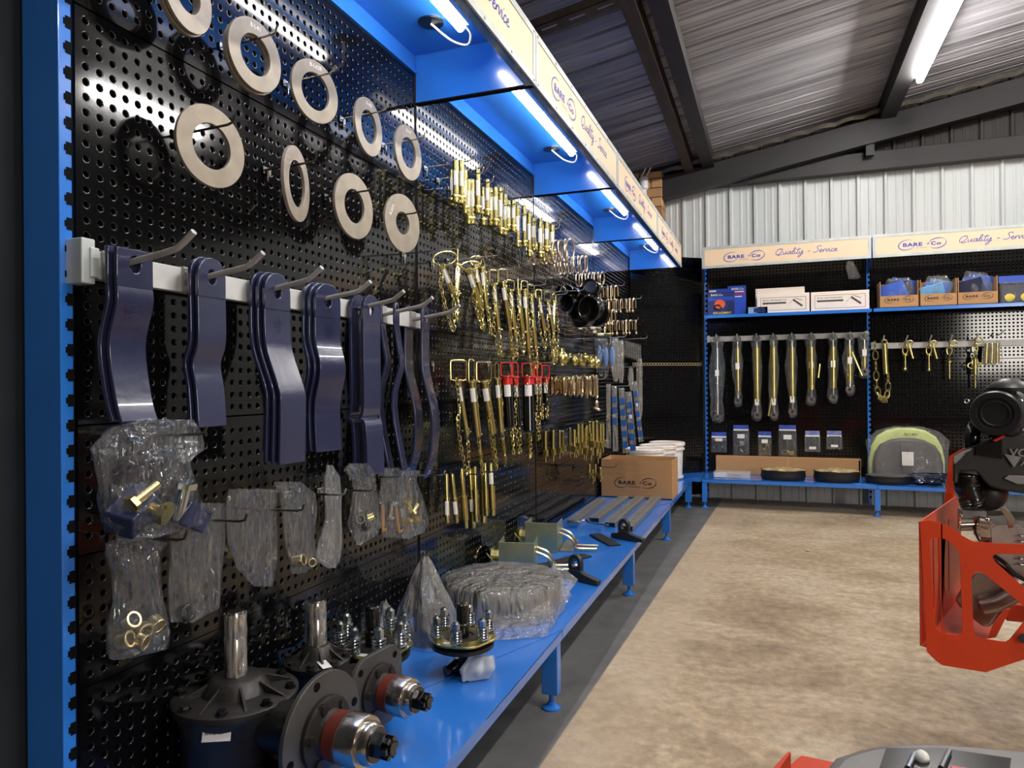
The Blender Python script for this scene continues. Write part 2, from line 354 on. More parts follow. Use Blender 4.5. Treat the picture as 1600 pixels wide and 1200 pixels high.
def brick():
    m = bpy.data.materials.new('tan_brick'); m.use_nodes = True; n = m.node_tree.nodes; L = m.node_tree.links; b = n['Principled BSDF']
    tc = n.new('ShaderNodeTexCoord'); sp = n.new('ShaderNodeSeparateXYZ'); cb = n.new('ShaderNodeCombineXYZ'); ad = n.new('ShaderNodeMath'); ad.operation = 'ADD'
    L.new(tc.outputs['Object'], sp.inputs[0]); L.new(sp.outputs['X'], ad.inputs[0]); L.new(sp.outputs['Y'], ad.inputs[1]); L.new(ad.outputs[0], cb.inputs['X']); L.new(sp.outputs['Z'], cb.inputs['Y'])
    br = n.new('ShaderNodeTexBrick'); br.inputs['Scale'].default_value = 1; br.inputs['Brick Width'].default_value = 0.235; br.inputs['Row Height'].default_value = 0.095; br.inputs['Mortar Size'].default_value = 0.006
    br.inputs['Color1'].default_value = (*lin((196, 152, 104)), 1); br.inputs['Color2'].default_value = (*lin((150, 110, 74)), 1); br.inputs['Mortar'].default_value = (*lin((92, 72, 52)), 1)
    L.new(cb.outputs[0], br.inputs['Vector']); L.new(br.outputs['Color'], b.inputs['Base Color']); b.inputs['Roughness'].default_value = 0.85
    bp = n.new('ShaderNodeBump'); bp.inputs['Strength'].default_value = 0.6; bp.inputs['Distance'].default_value = 0.01; L.new(br.outputs['Fac'], bp.inputs['Height']); bp.invert = True; L.new(bp.outputs[0], b.inputs['Normal'])
    return m
def trap(length, pitch, wid, h, phase=0):               # points (s, height) of a ribbed sheet
    pts = [(0, 0)]; s = phase
    while s < length:
        for a, b in ((0, 0), (0.012, h), (wid-0.012, h), (wid, 0), (wid+(pitch-wid)*0.33, 0), (wid+(pitch-wid)*0.33+0.006, h*0.12), (wid+(pitch-wid)*0.33+0.02, h*0.12), (wid+(pitch-wid)*0.33+0.026, 0),
                     (wid+(pitch-wid)*0.66, 0), (wid+(pitch-wid)*0.66+0.006, h*0.12), (wid+(pitch-wid)*0.66+0.02, h*0.12), (wid+(pitch-wid)*0.66+0.026, 0)):
            if 0 < s+a < length: pts.append((s+a, b))
        s += pitch
    pts.append((length, 0)); return pts
# floor, walls, roof
struct(MB().box(-0.6, 7.5, -3.6, 7.7, -0.1, 0).build('floor', concrete(), smooth=0))
mb = MB(); pr = trap(8.3, 0.232, 0.045, 0.028, 0.10)
mb.grid([[(-0.6+s, 7.42-h, z) for s, h in pr] for z in (0, 4.9)]); mb.box(-0.6, 7.7, 7.425, 7.5, 0, 4.9)
struct(mb.build('wall_back', WALLM, smooth=0))
struct(MB().box(-0.22, -0.13, -3.6, 7.41, 0, 3.6).build('wall_left', DARKW, smooth=0))
struct(MB().box(7.5, 7.6, -3.6, 7.5, 0, 4.9).build('wall_right', PLAIN, smooth=0))
struct(MB().box(-0.3, 7.6, -3.7, -3.6, 0, 4.9).build('wall_front', PLAIN, smooth=0))
def roofz(x): return 3.33+0.17*x
mb = MB(); pr = trap(11.4, 0.19, 0.04, 0.03, 0.05)
mb.grid([[(x, -3.7+s, roofz(x)+h) for s, h in pr] for x in (-0.6, 7.7)])
mb.add([(-0.6, -3.7, roofz(-0.6)+.05), (7.7, -3.7, roofz(7.7)+.05), (7.7, 7.7, roofz(7.7)+.05), (-0.6, 7.7, roofz(-0.6)+.05)], [(0,1,2,3)])
struct(mb.build('ceiling', ROOFSHEET, smooth=0))
def purlin(x0, wd, m, label, hgt=0.15, y0=-3.5, y1=7.3, skew=0):
    mb = MB(); z1 = roofz(x0)-0.001; z0 = z1-hgt
    mb.box(x0, x0+wd, y0, y1, z0, z1); mb.box(x0+wd, x0+wd+0.012, y0, y1, z0, z0+0.02); mb.box(x0-0.012, x0, y0, y1, z1-0.02, z1)
    if skew: mb.v = [(v[0]+skew*(7.3-v[1]), v[1], v[2]) for v in mb.v]
    return tag(mb.build('roof_purlin', m, smooth=0), label, 'roof beam', kind='structure')
purlin(0.495, 0.075, TIMB2, 'brown timber roof purlin nearest the shelving', skew=0.009)
purlin(0.665, 0.10, TIMB, 'black painted roof purlin beside the brown one')
purlin(2.235, 0.115, TIMB, 'black roof purlin carrying the lit batten lamp')
purlin(4.3, 0.12, TIMB, 'black roof purlin over the open floor')
purlin(6.0, 0.12, TIMB, 'black roof purlin by the far side wall')
tag(MB().box(-0.1, 7.4, 7.29, 7.385, 3.135, 3.31).build('wall_beam', TIMB, smooth=0, bevel=0.006), 'black horizontal steel beam across the pale ribbed wall', 'beam', kind='structure')
mb = MB(); mb.add([(x, y, z) for y in (7.17, 7.28) for x, z in ((0.1, 3.0), (7.4, 3.0+7.3*0.17), (7.4, 3.22+7.3*0.17), (0.1, 3.22))], [(3,2,1,0),(4,5,6,7),(0,1,5,4),(1,2,6,5),(2,3,7,6),(3,0,4,7)])
tag(mb.build('roof_rafter', TIMB, smooth=0), 'black sloping rafter under the roof sheets', 'beam', kind='structure')
tag(MB().box(2.12, 2.19, 7.2, 7.26, 3.25, 3.42).build('beam_stub', TIMB, smooth=0), 'short black post between rafter and wall beam', 'beam', kind='structure')
GAB = mat('gable_shade_colour', (46, 42, 40), 0.7, var=0.3, scale=2)  # shade on the wall above the beam, put into an added sheet's colour
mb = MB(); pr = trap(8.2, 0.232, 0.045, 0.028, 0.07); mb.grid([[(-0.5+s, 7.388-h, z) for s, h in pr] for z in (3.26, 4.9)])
tag(mb.build('gable_shade_sheet', GAB, smooth=0), 'ribbed sheet coloured dark for the shade above the wall beam', 'wall sheet', kind='structure')
mb = MB(); FOIL = mat('silver_foil_edge', (92, 88, 82), 0.35, 0.6, bump=0.5, bscale=30)
mb.grid([[(x, 7.165-0.02*abs(math.sin(x*13.5))-d*0.5, 3.222+0.17*x+d+0.012*abs(math.sin(x*13.5))) for x in [0.15+0.03*k for k in range(240)]] for d in (0.0, 0.02, 0.034)])
tag(mb.build('foil_edge', FOIL, smooth=40), 'crumpled foil edge along the top of the sloping rafter', 'insulation', kind='structure')
# slotted brace near the camera
p = at_z(838, 42, 3.2)
mb = MB(); sl = 0.17; t = thing('slotted_brace', 'dull slotted metal brace close under the roof sheets', 'brace', (p.x-0.35, p.y, 3.2-0.06), (0, -math.atan(0.17), 0))
n = 9; L0 = 1.5
for i in range(n):
    a = i*L0/n; o = rrect(a, a+L0/n, 0, 0.11, 0.0005, 2); c = (a+L0/n/2, 0.055)
    inner = [(c[0]+max(-0.055, min(0.055, (x-c[0])*0.8))*0.85, c[1]+(y-c[1])*0.22) for x, y in o]
    mb.ringplate(o, inner, 0, 0.004)
mb.box(0, L0, 0, 0.004, 0, 0.05)
mb.build('channel', TIMB2, t, smooth=0)
# brick pier
struct(MB().box(-0.06, 0.268, 7.12, 7.395, 0, 3.3).build('trim_1', brick(), smooth=0, bevel=0.004))
p = at_y(1005, 285, 7.04)
t = thing('security_camera', 'white bullet camera with two aerials on the brick pier', 'camera', (p.x, 7.06, p.z))
MB().lathe([(0.030,-0.075),(0.048,-0.06),(0.048,0.045),(0.040,0.055)], 22).build('body', TUB, t); MB().ball((0,-0.01,-0.085), 0.028, 14, 10).build('lens_ball', TUB, t)
MB().box(-0.02, 0.02, 0, 0.06, -0.12, -0.04).build('bracket', TUB, t)
for dx in (-0.03, 0.02): MB().tube([(dx, 0, 0.045), (dx+0.06, -0.03, 0.14)], 0.006, 8).build('aerial', TUB, t)
# roof battens (one in view on the purlin, the others further off)
def batten(x, y0, y1, label):
    z = roofz(x)-0.14
    t = thing('batten_light', label, 'ceiling light', (x, y0, z-0.03), group=None); L_ = y1-y0
    MB().box(-0.02, 0.07, 0, L_, 0, 0.028).build('housing', GPLAS, t)
    MB().prism(rrect(-0.035, 0.055, -0.045, -0.002, 0.02), 0.01, L_-0.01, T(0.025, 0, 0) @ Matrix(((0.52,0,0,0),(0,0,1,0),(0,1,0,0),(0,0,0,1)))).build('diffuser', ROOFM, t)
batten(2.375, 4.95, 6.32, 'bright white batten lamp fixed to the roof purlin')
batten(2.345, 1.2, 2.6, 'batten lamp on the purlin above the mowers')
batten(4.42, 4.6, 5.9, 'batten lamp on the second purlin further from the shelves')
batten(4.42, 0.2, 1.5, 'batten lamp on the second purlin nearer the front wall')
# ================================================================ shelving
PITCH = 0.03125
def peg_mesh(w, h, cols):
    """pressed peg holes: every cell is a dimple with an open hole; local x along the board, z up, front towards -y"""
    rows = max(1, int((h-0.012)/PITCH)); mx_, mz = (w-cols*PITCH)/2, (h-rows*PITCH)/2
    n = 16; ang = np.arange(n)*2*np.pi/n
    sq = np.stack([np.cos(ang), np.sin(ang)], 1); sq = sq/np.abs(sq).max(1, keepdims=True)*(PITCH/2)
    rings = [np.column_stack([sq, np.zeros(n)])]
    for r, d in ((0.0092, 0), (0.0084, 0), (0.0078, 0.0002), (0.0066, 0.0014), (0.0055, 0.0035), (0.0050, 0.006), (0.0047, 0.013)):
        rings.append(np.column_stack([np.cos(ang)*r, np.sin(ang)*r, np.full(n, d)]))
    cell = np.concatenate(rings); nr = len(rings)
    fi = []
    for k in range(nr-1):
        for i in range(n):
            j = (i+1) % n; fi.append((k*n+i, k*n+j, (k+1)*n+j, (k+1)*n+i))
    fi = np.array(fi)
    cx = mx_+(np.arange(cols)+0.5)*PITCH; cz = mz+(np.arange(rows)+0.5)*PITCH
    gx, gz = np.meshgrid(cx, cz); off = np.stack([gx.ravel(), gz.ravel()], 1); N = len(off)
    V = np.tile(cell, (N, 1)).reshape(N, -1, 3).copy(); V[:, :, 0] += off[:, None, 0]; V[:, :, 1] += off[:, None, 1]
    V = V.reshape(-1, 3); V = V[:, [0, 2, 1]]
    F_ = (fi[None]+(np.arange(N)*len(cell))[:, None, None]).reshape(-1, 4)
    e = 0.004; x0, x1, z0, z1 = mx_, w-mx_, mz, h-mz
    ex = [(0,e,0),(w,e,0),(w,e,h),(0,e,h),(0.001,0,0.001),(w-0.001,0,0.001),(w-0.001,0,h-0.001),(0.001,0,h-0.001),(x0,0,z0),(x1,0,z0),(x1,0,z1),(x0,0,z1),(0,0.03,0),(w,0.03,0),(w,0.03,h),(0,0.03,h)]
    b = len(V); ef = [(b+i+4, b+(i+1)%4+4, b+(i+1)%4+8, b+i+8) for i in range(4)]+[(b+i, b+(i+1)%4, b+(i+1)%4+4, b+i+4) for i in range(4)]+[(b+i+12, b+(i+1)%4+12, b+(i+1)%4, b+i) for i in range(4)]+[(b+12, b+13, b+14, b+15)]
    V = np.concatenate([V, np.array(ex)]); F_ = np.concatenate([F_, np.array(ef)])
    me = bpy.data.meshes.new('pegboard_panel'); me.vertices.add(len(V)); me.vertices.foreach_set('co', V.ravel().astype('f'))
    me.loops.add(F_.size); me.loops.foreach_set('vertex_index', F_.ravel().astype('i'))
    me.polygons.add(len(F_)); me.polygons.foreach_set('loop_start', np.arange(len(F_))*4); me.polygons.foreach_set('loop_total', np.full(len(F_), 4))
    me.update(calc_edges=True); me.validate()
    me.polygons.foreach_set('use_smooth', [True]*len(me.polygons)); me.set_sharp_from_angle(angle=math.radians(50)); me.materials.append(BLACK)
    # the small cells must face the front
    return me
PEGS = {}
def peg(w, h, cols, parent, x, z, y=0):
    k = (w, h, cols)
    if k not in PEGS: PEGS[k] = peg_mesh(w, h, cols)
    o = bpy.data.objects.new('pegboard_panel', PEGS[k]); C.objects.link(o); o.parent = parent; o.location = (x, y, z)
    return o
LB = 1.4442; Y0 = 1.003; HB = 0.2755
def upright(t, x, end=False, blue=True, top=2.40):      # slotted post, local x along the run, front towards -y
    m = MB().box(x-0.014, x+0.014, -0.002 if end else 0.002, 0.10, 0.02, top).build('upright', BLUE if blue else MBLACK, t, smooth=0, bevel=0.002)
    s = MB(); z = 0.08
    while z < top-0.04:
        s.box(x+0.001, x+0.0145, -0.0035 if end else 0.0005, 0.003, z, z+0.024); s.box(x-0.003, x+0.001, -0.0035 if end else 0.0005, 0.003, z+0.006, z+0.018)
        z += 0.05
    s.box(x+0.0135, x+0.0146, -0.0034 if end else 0.0006, 0.003, 0.08, top-0.03); s.build('slot_row', MBLACK, m, smooth=0)
    return m
def foot_leg(t, x, y, w=0.045):
    l = MB().box(x-w/2, x+w/2, y, y+0.06, 0.055, HB-0.034).build('leg', BLUE, t, smooth=0, bevel=0.003)
    f = MB(); f.cyl((x, y+0.03, 0.012), (x, y+0.03, 0.06), 0.009, n=10); f.lathe([(0.034, 0), (0.034, 0.006), (0.018, 0.014), (0.012, 0.026)], 18, T(x, y+0.03, 0)); f.build('levelling_foot', BLUE, l)
def sign(t, x0, w, y, z0=2.262, z1=2.466):              # fascia sign, local x along the run, front towards -y
    fr = MB(); b = 0.026
    for a in ((x0, x0+w, z0, z0+b), (x0, x0+w, z1-b, z1), (x0, x0+b, z0+b, z1-b), (x0+w-b, x0+w, z0+b, z1-b)): fr.box(a[0], a[1], y-0.006, y, a[2], a[3])
    for i in range(7):
        for z in (z0+b/2, z1-b/2): fr.cyl((x0+0.02+(w-0.04)*i/6, y-0.009, z), (x0+0.02+(w-0.04)*i/6, y-0.006, z), 0.005, n=8)
    s = MB().box(x0+0.004, x0+w-0.004, y-0.003, y+0.003, z0+0.004, z1-0.004).build('sign_panel', CREAM, t, smooth=0)
    fr.build('sign_frame', ALU, s, smooth=0)
    mx = T(x0, y-0.0042, 0) @ RX(90)
    lg = MB(); zc = (z0+z1)/2; logo_mb(lg, 0.20*w/1.44, zc-0.022, 0.36*w/1.44, mx, 'est'); lg.build('logo', INK, s, smooth=0)
    sc = MB(); script_mb(sc, 'Quality - Service', 0.65*w/1.44, zc-0.018, 0.52*w/1.44, 0.026, mx); sc.build('script_lettering', INK, s, smooth=0)
ROWS = [(HB+0.004, 0.281), (0.561, 0.266), (0.829, 0.261), (1.092, 0.296), (1.390, 0.550), (1.942, 0.440)]
def canopy(t, first=False):
    ct = MB(); ct.box(0.006, LB-0.006, -0.49, 0.0, 2.455, 2.465); ct.box(0.006, LB-0.006, -0.004, 0.004, 2.385, 2.455); ct.box(0.006, LB-0.006, -0.012, 0.0, 2.383, 2.390)
    ct.build('canopy_tray', BLUE, t, smooth=0)
    MB().box(0.006, LB-0.006, -0.489, -0.462, 2.262, 2.268).box(0.006, LB-0.006, -0.492, -0.487, 2.262, 2.455).build('canopy_fascia', BLUE, t, smooth=0)
    d = MB().box(LB-0.004, LB+0.004, -0.486, -0.006, 2.268, 2.453).build('divider_panel', BLUE, t, smooth=0)
    MB().box(LB-0.014, LB+0.012, -0.486, -0.006, 2.262, 2.268).build('divider_flange', MBLACK, d, smooth=0)
    if first: MB().box(-0.004, 0.004, -0.486, -0.006, 2.268, 2.453).build('divider_panel', BLUE, t, smooth=0)
    sk = MB().cyl((LB-0.215, -0.18, 2.449), (LB-0.215, -0.18, 2.4549), 0.045, n=28).build('cable_grommet', DWIRE, t)
    sign(t, 0.003, LB-0.006, -0.494)
def bench(t, x0, x1, dep, kick=True):
    b = MB(); b.box(x0, x1, -dep, 0.0, HB-0.006, HB); b.box(x0, x1, -dep, -dep+0.004, HB-0.036, HB); b.box(x0, x1, -dep+0.004, -dep+0.02, HB-0.036, HB-0.033)
    b.build('bench_top', BLUE, t, smooth=0, bevel=0.0015)
    if kick: MB().box(x0, x1, -0.02, 0.06, 0.02, HB-0.01).build('kick_board', MBLACK, t, smooth=0)
WALLROT = -PI/2   # local -y becomes world... set below
names4 = ['nearest shelving bay with steel rings and navy slasher blades on black pegboard', 'second shelving bay with pin rows and red handled pins on black pegboard',
          'third shelving bay with wire rings, brass balls and black caps on black pegboard', 'far end shelving bay next to the corner, with bagged parts on black pegboard']
bays = []
for k in range(4):
    t = thing('shelving_bay', names4[k], 'shelving', (0, Y0+k*LB, 0), (0, 0, PI/2), group='shelving bays of the long run')
    if k == 0: upright(t, 0-0.012, end=True)
    upright(t, LB, blue=False)
    for z, h in ROWS: peg(1.424, h, 45, t, 0.010, z)
    MB().box(0.01, LB-0.01, 0.031, 0.036, 0.28, 2.38).build('back_sheet', MBLACK, t, smooth=0)
    canopy(t, k == 0)
    bench(t, 0.002, LB-0.002, 0.582)
    foot_leg(t, LB-0.03, -0.578)
    if k == 0: foot_leg(t, 0.03, -0.578)
    bays.append(t)
    # shelf tube
    lt = thing('tube_light', ['lit tube lamp in the nearest blue canopy above the steel rings', 'lit tube lamp in the second blue canopy from the camera', 'lit tube lamp in the third blue canopy from the camera', 'lit tube lamp in the last blue canopy before the corner'][k], 'light', (0.289, Y0+k*LB+0.06, 2.42), group='canopy tube lamps')
    MB().box(-0.012, 0.03, 0, 1.19, 0.008, 0.035).build('housing', ALU, lt, smooth=0)
    MB().cyl((0, 0.012, 0), (0, 1.185, 0), 0.0145, n=16).build('tube', TUBEM, lt)
    MB().tube(catmull([(0.01, 1.19, 0.012), (0.015, 1.235, 0), (-0.01, 1.262, -0.022), (-0.06, 1.235, -0.01), (-0.11, 1.17, 0.029)], 6), 0.004, 8).build('cable', TUB, lt)
# corner unit
ca = Vector((0.0, Y0+4*LB+0.004, 0)); cb2 = Vector((0.648, 7.27, 0)); dv = cb2-ca; cl = dv.length
t = thing('corner_shelving', 'plain black pegboard corner unit with blue bench behind the white pails', 'shelving', ca, (0, 0, math.atan2(dv.y, dv.x)))
for i, (z, h) in enumerate([(HB+0.004, 0.552), (0.834, 0.508), (1.385, 0.545), (1.932, 0.49)]): peg(cl-0.02, h, 24, t, 0.01, z)
MB().box(0.01, cl-0.01, 0.031, 0.036, 0.05, 2.40).build('back_sheet', MBLACK, t, smooth=0)
mb = MB()
for i in range(24):
    cx = 0.042+i*PITCH; mb.ringplate([(cx+sx*PITCH/2/max(abs(math.cos(a)), abs(math.sin(a)))*math.cos(a), sx*PITCH/2/max(abs(math.cos(a)), abs(math.sin(a)))*math.sin(a)) for sx in (1,) for a in [2*PI*j/12 for j in range(12)]], circle(0.0085, 12, cx, 0), 0, 0.001, T(0, -0.003, 1.357) @ RX(90))
tag(mb.build('perforated_strip', BRASS2, t, smooth=0), 'pale yellow perforated strip', None)
inv = Matrix.Translation(ca) @ Matrix.Rotation(math.atan2(dv.y, dv.x), 4, 'Z'); inv.invert()
poly = [(0.0, ca.y), (0.582, ca.y), (0.66, 6.762), (0.66, 7.27), (0.648, 7.27)]
pts = [inv @ Vector((x, y, 0)) for x, y in poly]; MB().prism([(p.x, p.y) for p in pts], HB-0.034, HB-0.001).build('bench_top', BLUE, t, smooth=0, bevel=0.002)
# the run along the back wall
YB = 7.29; XR = 0.672; LR = 1.4657
BR = [(HB+0.004, 0.541), (0.822, 0.538), (1.364, 0.43), (1.84, 0.56)]
nameb = ['back wall shelving bay with a blue shelf of grease gun boxes', 'back wall shelving bay with a blue shelf of cardboard bins']
for k in range(2):
    t = thing('back_shelving_bay', nameb[k], 'shelving', (XR+k*LR, YB, 0), group='shelving bays on the back wall')
    if k == 0: upright(t, 0, blue=True)
    upright(t, LR, blue=True)
    for z, h in BR: peg(1.424, h, 45, t, 0.021, z)
    MB().box(0.01, LR-0.01, 0.031, 0.036, 0.28, 2.40).build('back_sheet', MBLACK, t, smooth=0)
    sh = MB(); sh.box(0.01, LR-0.006, -0.295, 0, 1.815, 1.82); sh.box(0.01, LR-0.006, -0.295, -0.291, 1.79, 1.82)
    sh.build('shelf', BLUE, t, smooth=0, bevel=0.001)
    bench(t, 0.0, LR-0.003, 0.53, False)
    if k == 0: foot_leg(t, 0.02, -0.526)
    foot_leg(t, LR, -0.526)
    sign(t, 0.0, LR-0.012, -0.345)
    for xx in ((0.0, LR) if k == 0 else (LR,)):
        MB().prism([(-0.34, 2.27), (0, 2.27), (0, 2.17)], xx-0.002, xx+0.002, Matrix(((0,0,1,0),(1,0,0,0),(0,1,0,0),(0,0,0,1)))).build('sign_bracket', DBLUE, t, smooth=0)
        MB().box(xx-0.003, xx+0.003, -0.34, 0, 2.27, 2.45).build('sign_arm', DBLUE, t, smooth=0)
# rails
t = thing('hook_rail', 'light grey horizontal rail carrying the slasher blade hooks', 'rail', (0.0, 1.012, 0))
MB().box(0.012, 0.036, 0, 1.41, 1.385, 1.442).build('bar', GREYW, t, smooth=0, bevel=0.002)
MB().box(-0.004, 0.045, -0.022, 0.008, 1.372, 1.462).box(0.02, 0.05, -0.006, 0.014, 1.385, 1.445).build('end_bracket', ALU, t, smooth=0, bevel=0.003)
for k, (z0, z1, lb) in enumerate(((1.578, 1.628, 'light grey rail with bagged top links'), (1.470, 1.522, 'light grey rail carrying chain fittings'))):
    t = thing('hook_rail', lb+' on the back pegboard', 'rail', (XR+k*LR+0.02, YB-0.03, 0))
    MB().box(0, LR-0.04, -0.014, 0.014, z0, z1).build('bar', GREYW, t, smooth=0, bevel=0.002)
    for xx in (0, LR-0.045): MB().box(xx-0.004, xx+0.02, -0.02, 0.028, z0-0.006, z1+0.01).build('end_bracket', ALU, t, smooth=0)
# ================================================================ stock on the long wall
MIRX = Matrix(((0,0,1,0),(1,0,0,0),(0,1,0,0),(0,0,0,1)))     # flat drawing (u, v) -> (y, z), thickness along x
def wire_hook(X1, Y, z, label, group, m=WIRE, r=0.0028, tip=0.02, X0=0.004):
    t = thing('wire_hook', label, 'hook', (X0, Y, z), group=group)
    L_ = X1-X0
    MB().tube([(0,0,0),(L_*0.5,0,0.002),(L_-0.02,0,0.004),(L_-0.006,0,0.008),(L_,0,0.008+tip)], r, 7).build('prong', m, t)
    MB().tube([(0.004,0,0),(0.004,0,-0.03),(0.002,0,-0.034)], r, 6).box(-0.002,0.002,-0.016,0.016,-0.012,0.006).build('clip', m, t)
    return t
# ---- steel rings
RG = [((0.1,1.203,2.036),0.082,8,0.042,'topmost thick ring, cut by the upper edge of the photo'),
      ((0.1,1.419,1.994),0.088,-4,0.050,'second ring of the upper row, in front of another'),
      ((0.1,1.664,1.998),0.087,-10,0.052,'third ring of the upper row, with engraved marks'),
      ((0.1,1.942,1.993),0.090,4,0.052,'narrow looking fourth ring of the upper row'),
      ((0.1,2.202,1.990),0.095,0,0.053,'last ring of the upper row, next to the brass pins'),
      ((0.1,1.271,1.719),0.093,-7,0.052,'widest ring, alone at the start of the lower row'),
      ((0.1,1.577,1.714),0.100,18,0.062,'ring of the lower row turned nearly edge on'),
      ((0.1,1.856,1.719),0.099,-2,0.052,'third ring of the lower row above the blades'),
      ((0.1,2.156,1.731),0.100,-7,0.039,'last ring of the lower row, with the smallest hole')]
RGMARK = {1: '8-L41', 2: 'B-L628', 3: 'B-608', 4: 'B-617', 8: 'B-3271'}
for i, (c, r, yaw, ri, lb) in enumerate(RG):
    t = thing('steel_ring', 'flat grey steel ring, '+lb, 'ring', c, (0, 0, math.radians(yaw)), group='steel rings on the pegboard')
    n = 64; th = 0.009
    MB().ringplate(circle(r, n), circle(ri, n), -th/2, th/2, MIRX).build('disc', RING, t, smooth=40, bevel=0.0008)
    if i in (1, 0): MB().ringplate(circle(r, n), circle(ri, n), -th*1.9, -th*0.75, MIRX @ T(0.002, -0.004, 0)).build('disc', RING, t, smooth=40, bevel=0.0008)
    if i in RGMARK:
        m2 = MB(); text_mb(m2, RGMARK[i], 0, (r+ri)/2-0.004, 0.011, 1.0, 0.01, align='CENTER', mx=MIRX @ T(0, 0, th/2+0.0004) @ (RZ(60) if i == 8 else RZ(0)))
        m2.build('stamped_mark', WHITE, t, smooth=0)
    wire_hook(c[0]+0.07, c[1], c[2]+ri-0.012, 'wire hook through the '+od(i)+' steel ring counted from the nearest', 'hooks of the steel rings', DWIRE if i > 4 else WIRE, 0.003, 0.016)
# ---- slasher blades
def blade(mb, w, prof, th=0.010, rnd=True, r=0.013, top=0.03, y0=0.0, x0=0.0):
    n = 16; h = max(0.05, -prof[1][1]*0.6) if False else 0.05
    outer = []
    for i in range(n):
        a = 2*PI*i/n; c, s = math.cos(a), math.sin(a); k = 1/max(abs(c), abs(s))
        if s >= 0 and rnd: outer.append((w/2*c, (top if top > w/2 else w/2)*s if True else 0))
        else: outer.append((w/2*c*k if abs(c) > abs(s) else w/2*k*c, (top if s > 0 else h)*s*k))
    inner = [(r*math.cos(2*PI*i/n), r*1.35*math.sin(2*PI*i/n)-0.002) for i in range(n)]
    mx = T(x0, y0, 0) @ MIRX
    mb.ringplate(outer, inner, -th/2, th/2, mx)
    P = [(0.0, -h)]+[(dx, dz) for dx, dz in prof if dz < -h-0.001]; pts = catmull([(a, 0, b) for a, b in P], 4)
    rows = []
    m = len(pts)
    for i, p in enumerate(pts):
        d = (pts[min(m-1,i+1)]-pts[max(0,i-1)]).normalized(); q = Vector((-d.z, 0, d.x))
        tw = 0.0
        a, b = p+q*th/2, p-q*th/2
        rows.append([(a.x+x0, y0-w/2, a.z), (a.x+x0, y0+w/2, a.z), (b.x+x0, y0+w/2, b.z), (b.x+x0, y0-w/2, b.z)])
    mb.grid(rows, closed_u=True); k = len(mb.v); mb.f.append((k-4, k-3, k-2, k-1))
    return mb
BL = [  # px, py of the hole, plane X, length below the hole, width, profile, yaw, rounded, how many, gap, hook tip, text
 ((209,412),0.10,0.320,0.084,[(0,0),(0,-.085),(-.022,-.165),(-.006,-.27),(0.012,-.320)],2,False,2,0.020,(303,362),'square-topped blade hanging nearest to the blue post'),
 ((329,432),0.10,0.345,0.086,[(0,0),(0,-.15),(-.016,-.20),(-.006,-.26),(0,-.345)],0,True,2,0.018,(411,395),'second blade from the blue post, twisted below its middle'),
 ((432,455),0.10,0.445,0.094,[(0,0),(0,-.10),(0.008,-.16),(0.045,-.255),(0.05,-.30),(0.045,-.445)],4,True,3,0.018,(503,418),'third hanging blade, strongly cranked'),
 ((511,470),0.10,0.435,0.098,[(0,0),(0,-.12),(0.02,-.20),(-0.004,-.30),(0.0,-.435)],12,True,3,0.017,(579,440),'fourth hanging blade, gently bent'),
 ((579,485),0.10,0.525,0.100,[(0,0),(0,-.30),(-.012,-.345),(0.006,-.37),(0.012,-.525)],0,True,2,0.045,(631,455),'long straight blade with a notch below its middle'),
 ((619,484),0.09,0.575,0.055,[(0,0),(0.012,-.14),(0.018,-.19),(-.010,-.33),(0.03,-.575)],-15,True,2,0.055,(676,465),'thin-looking blade turned edge on'),
 ((664,494),0.09,0.600,0.085,[(0,0),(0,-.20),(0.035,-.36),(0.03,-.50),(0.0,-.600)],-10,True,2,0.07,(718,477),'last blade of the rail, beside the brass hitch pins')]
for i, (pp, X, L_, wd, prof, yaw, rnd, cnt, gap, tip, lb) in enumerate(BL):
    h = at_x(*pp, X)
    for j in range(cnt):
        t = thing('slasher_blade', 'navy blue slasher blade: '+lb+('' if j == 0 else (', behind it' if j == 1 else ', rearmost')), 'blade',
                  (h.x-j*gap, h.y-(0.004*j if gap < 0.03 else 0), h.z+0.003*j), (0, 0, math.radians(-yaw)), group='navy slasher blades on hooks')
        m2 = blade(MB(), wd, prof, rnd=rnd, top=0.028 if not rnd else wd/2)
        m2.build('blade_body', BLADE, t, smooth=40, bevel=0.0022)
        if j == 0 and i < 5:
            s = MB()
            for q, tx in enumerate(('CE', 'B0089', '0327', 'DM4')): text_mb(s, tx, 0.004*(i-2), -0.075-0.011*q, 0.008, 1.1, 0.03, align='CENTER', mx=T(0.0054, 0, 0) @ MIRX)
            s.build('stamped_mark', BLADE, t, smooth=0)
    b = at_x(*tip, 0.25)
    t = thing('blade_hook', 'thick grey coated hook holding the '+od(i)+' set of slasher blades from the post', 'hook', (0.030, h.y+0.0, 1.412), group='grey hooks on the rail')
    dx = b.x-0.03; dy = b.y-h.y; dz = b.z-1.412
    MB().tube(catmull([(0.004,0,0),(dx*0.4,dy*0.4,dz*0.22),(dx*0.74,dy*0.74,dz*0.42),(dx*0.84,dy*0.85,dz*0.55),(dx,dy,dz)], 4), 0.0066, 12).build('prong', ROD, t)
    MB().box(0.006, 0.012, -0.022, 0.022, -0.026, 0.028).box(-0.016, 0.012, -0.022, 0.022, 0.028, 0.032).build('mounting_plate', ROD, t, smooth=0, bevel=0.002)
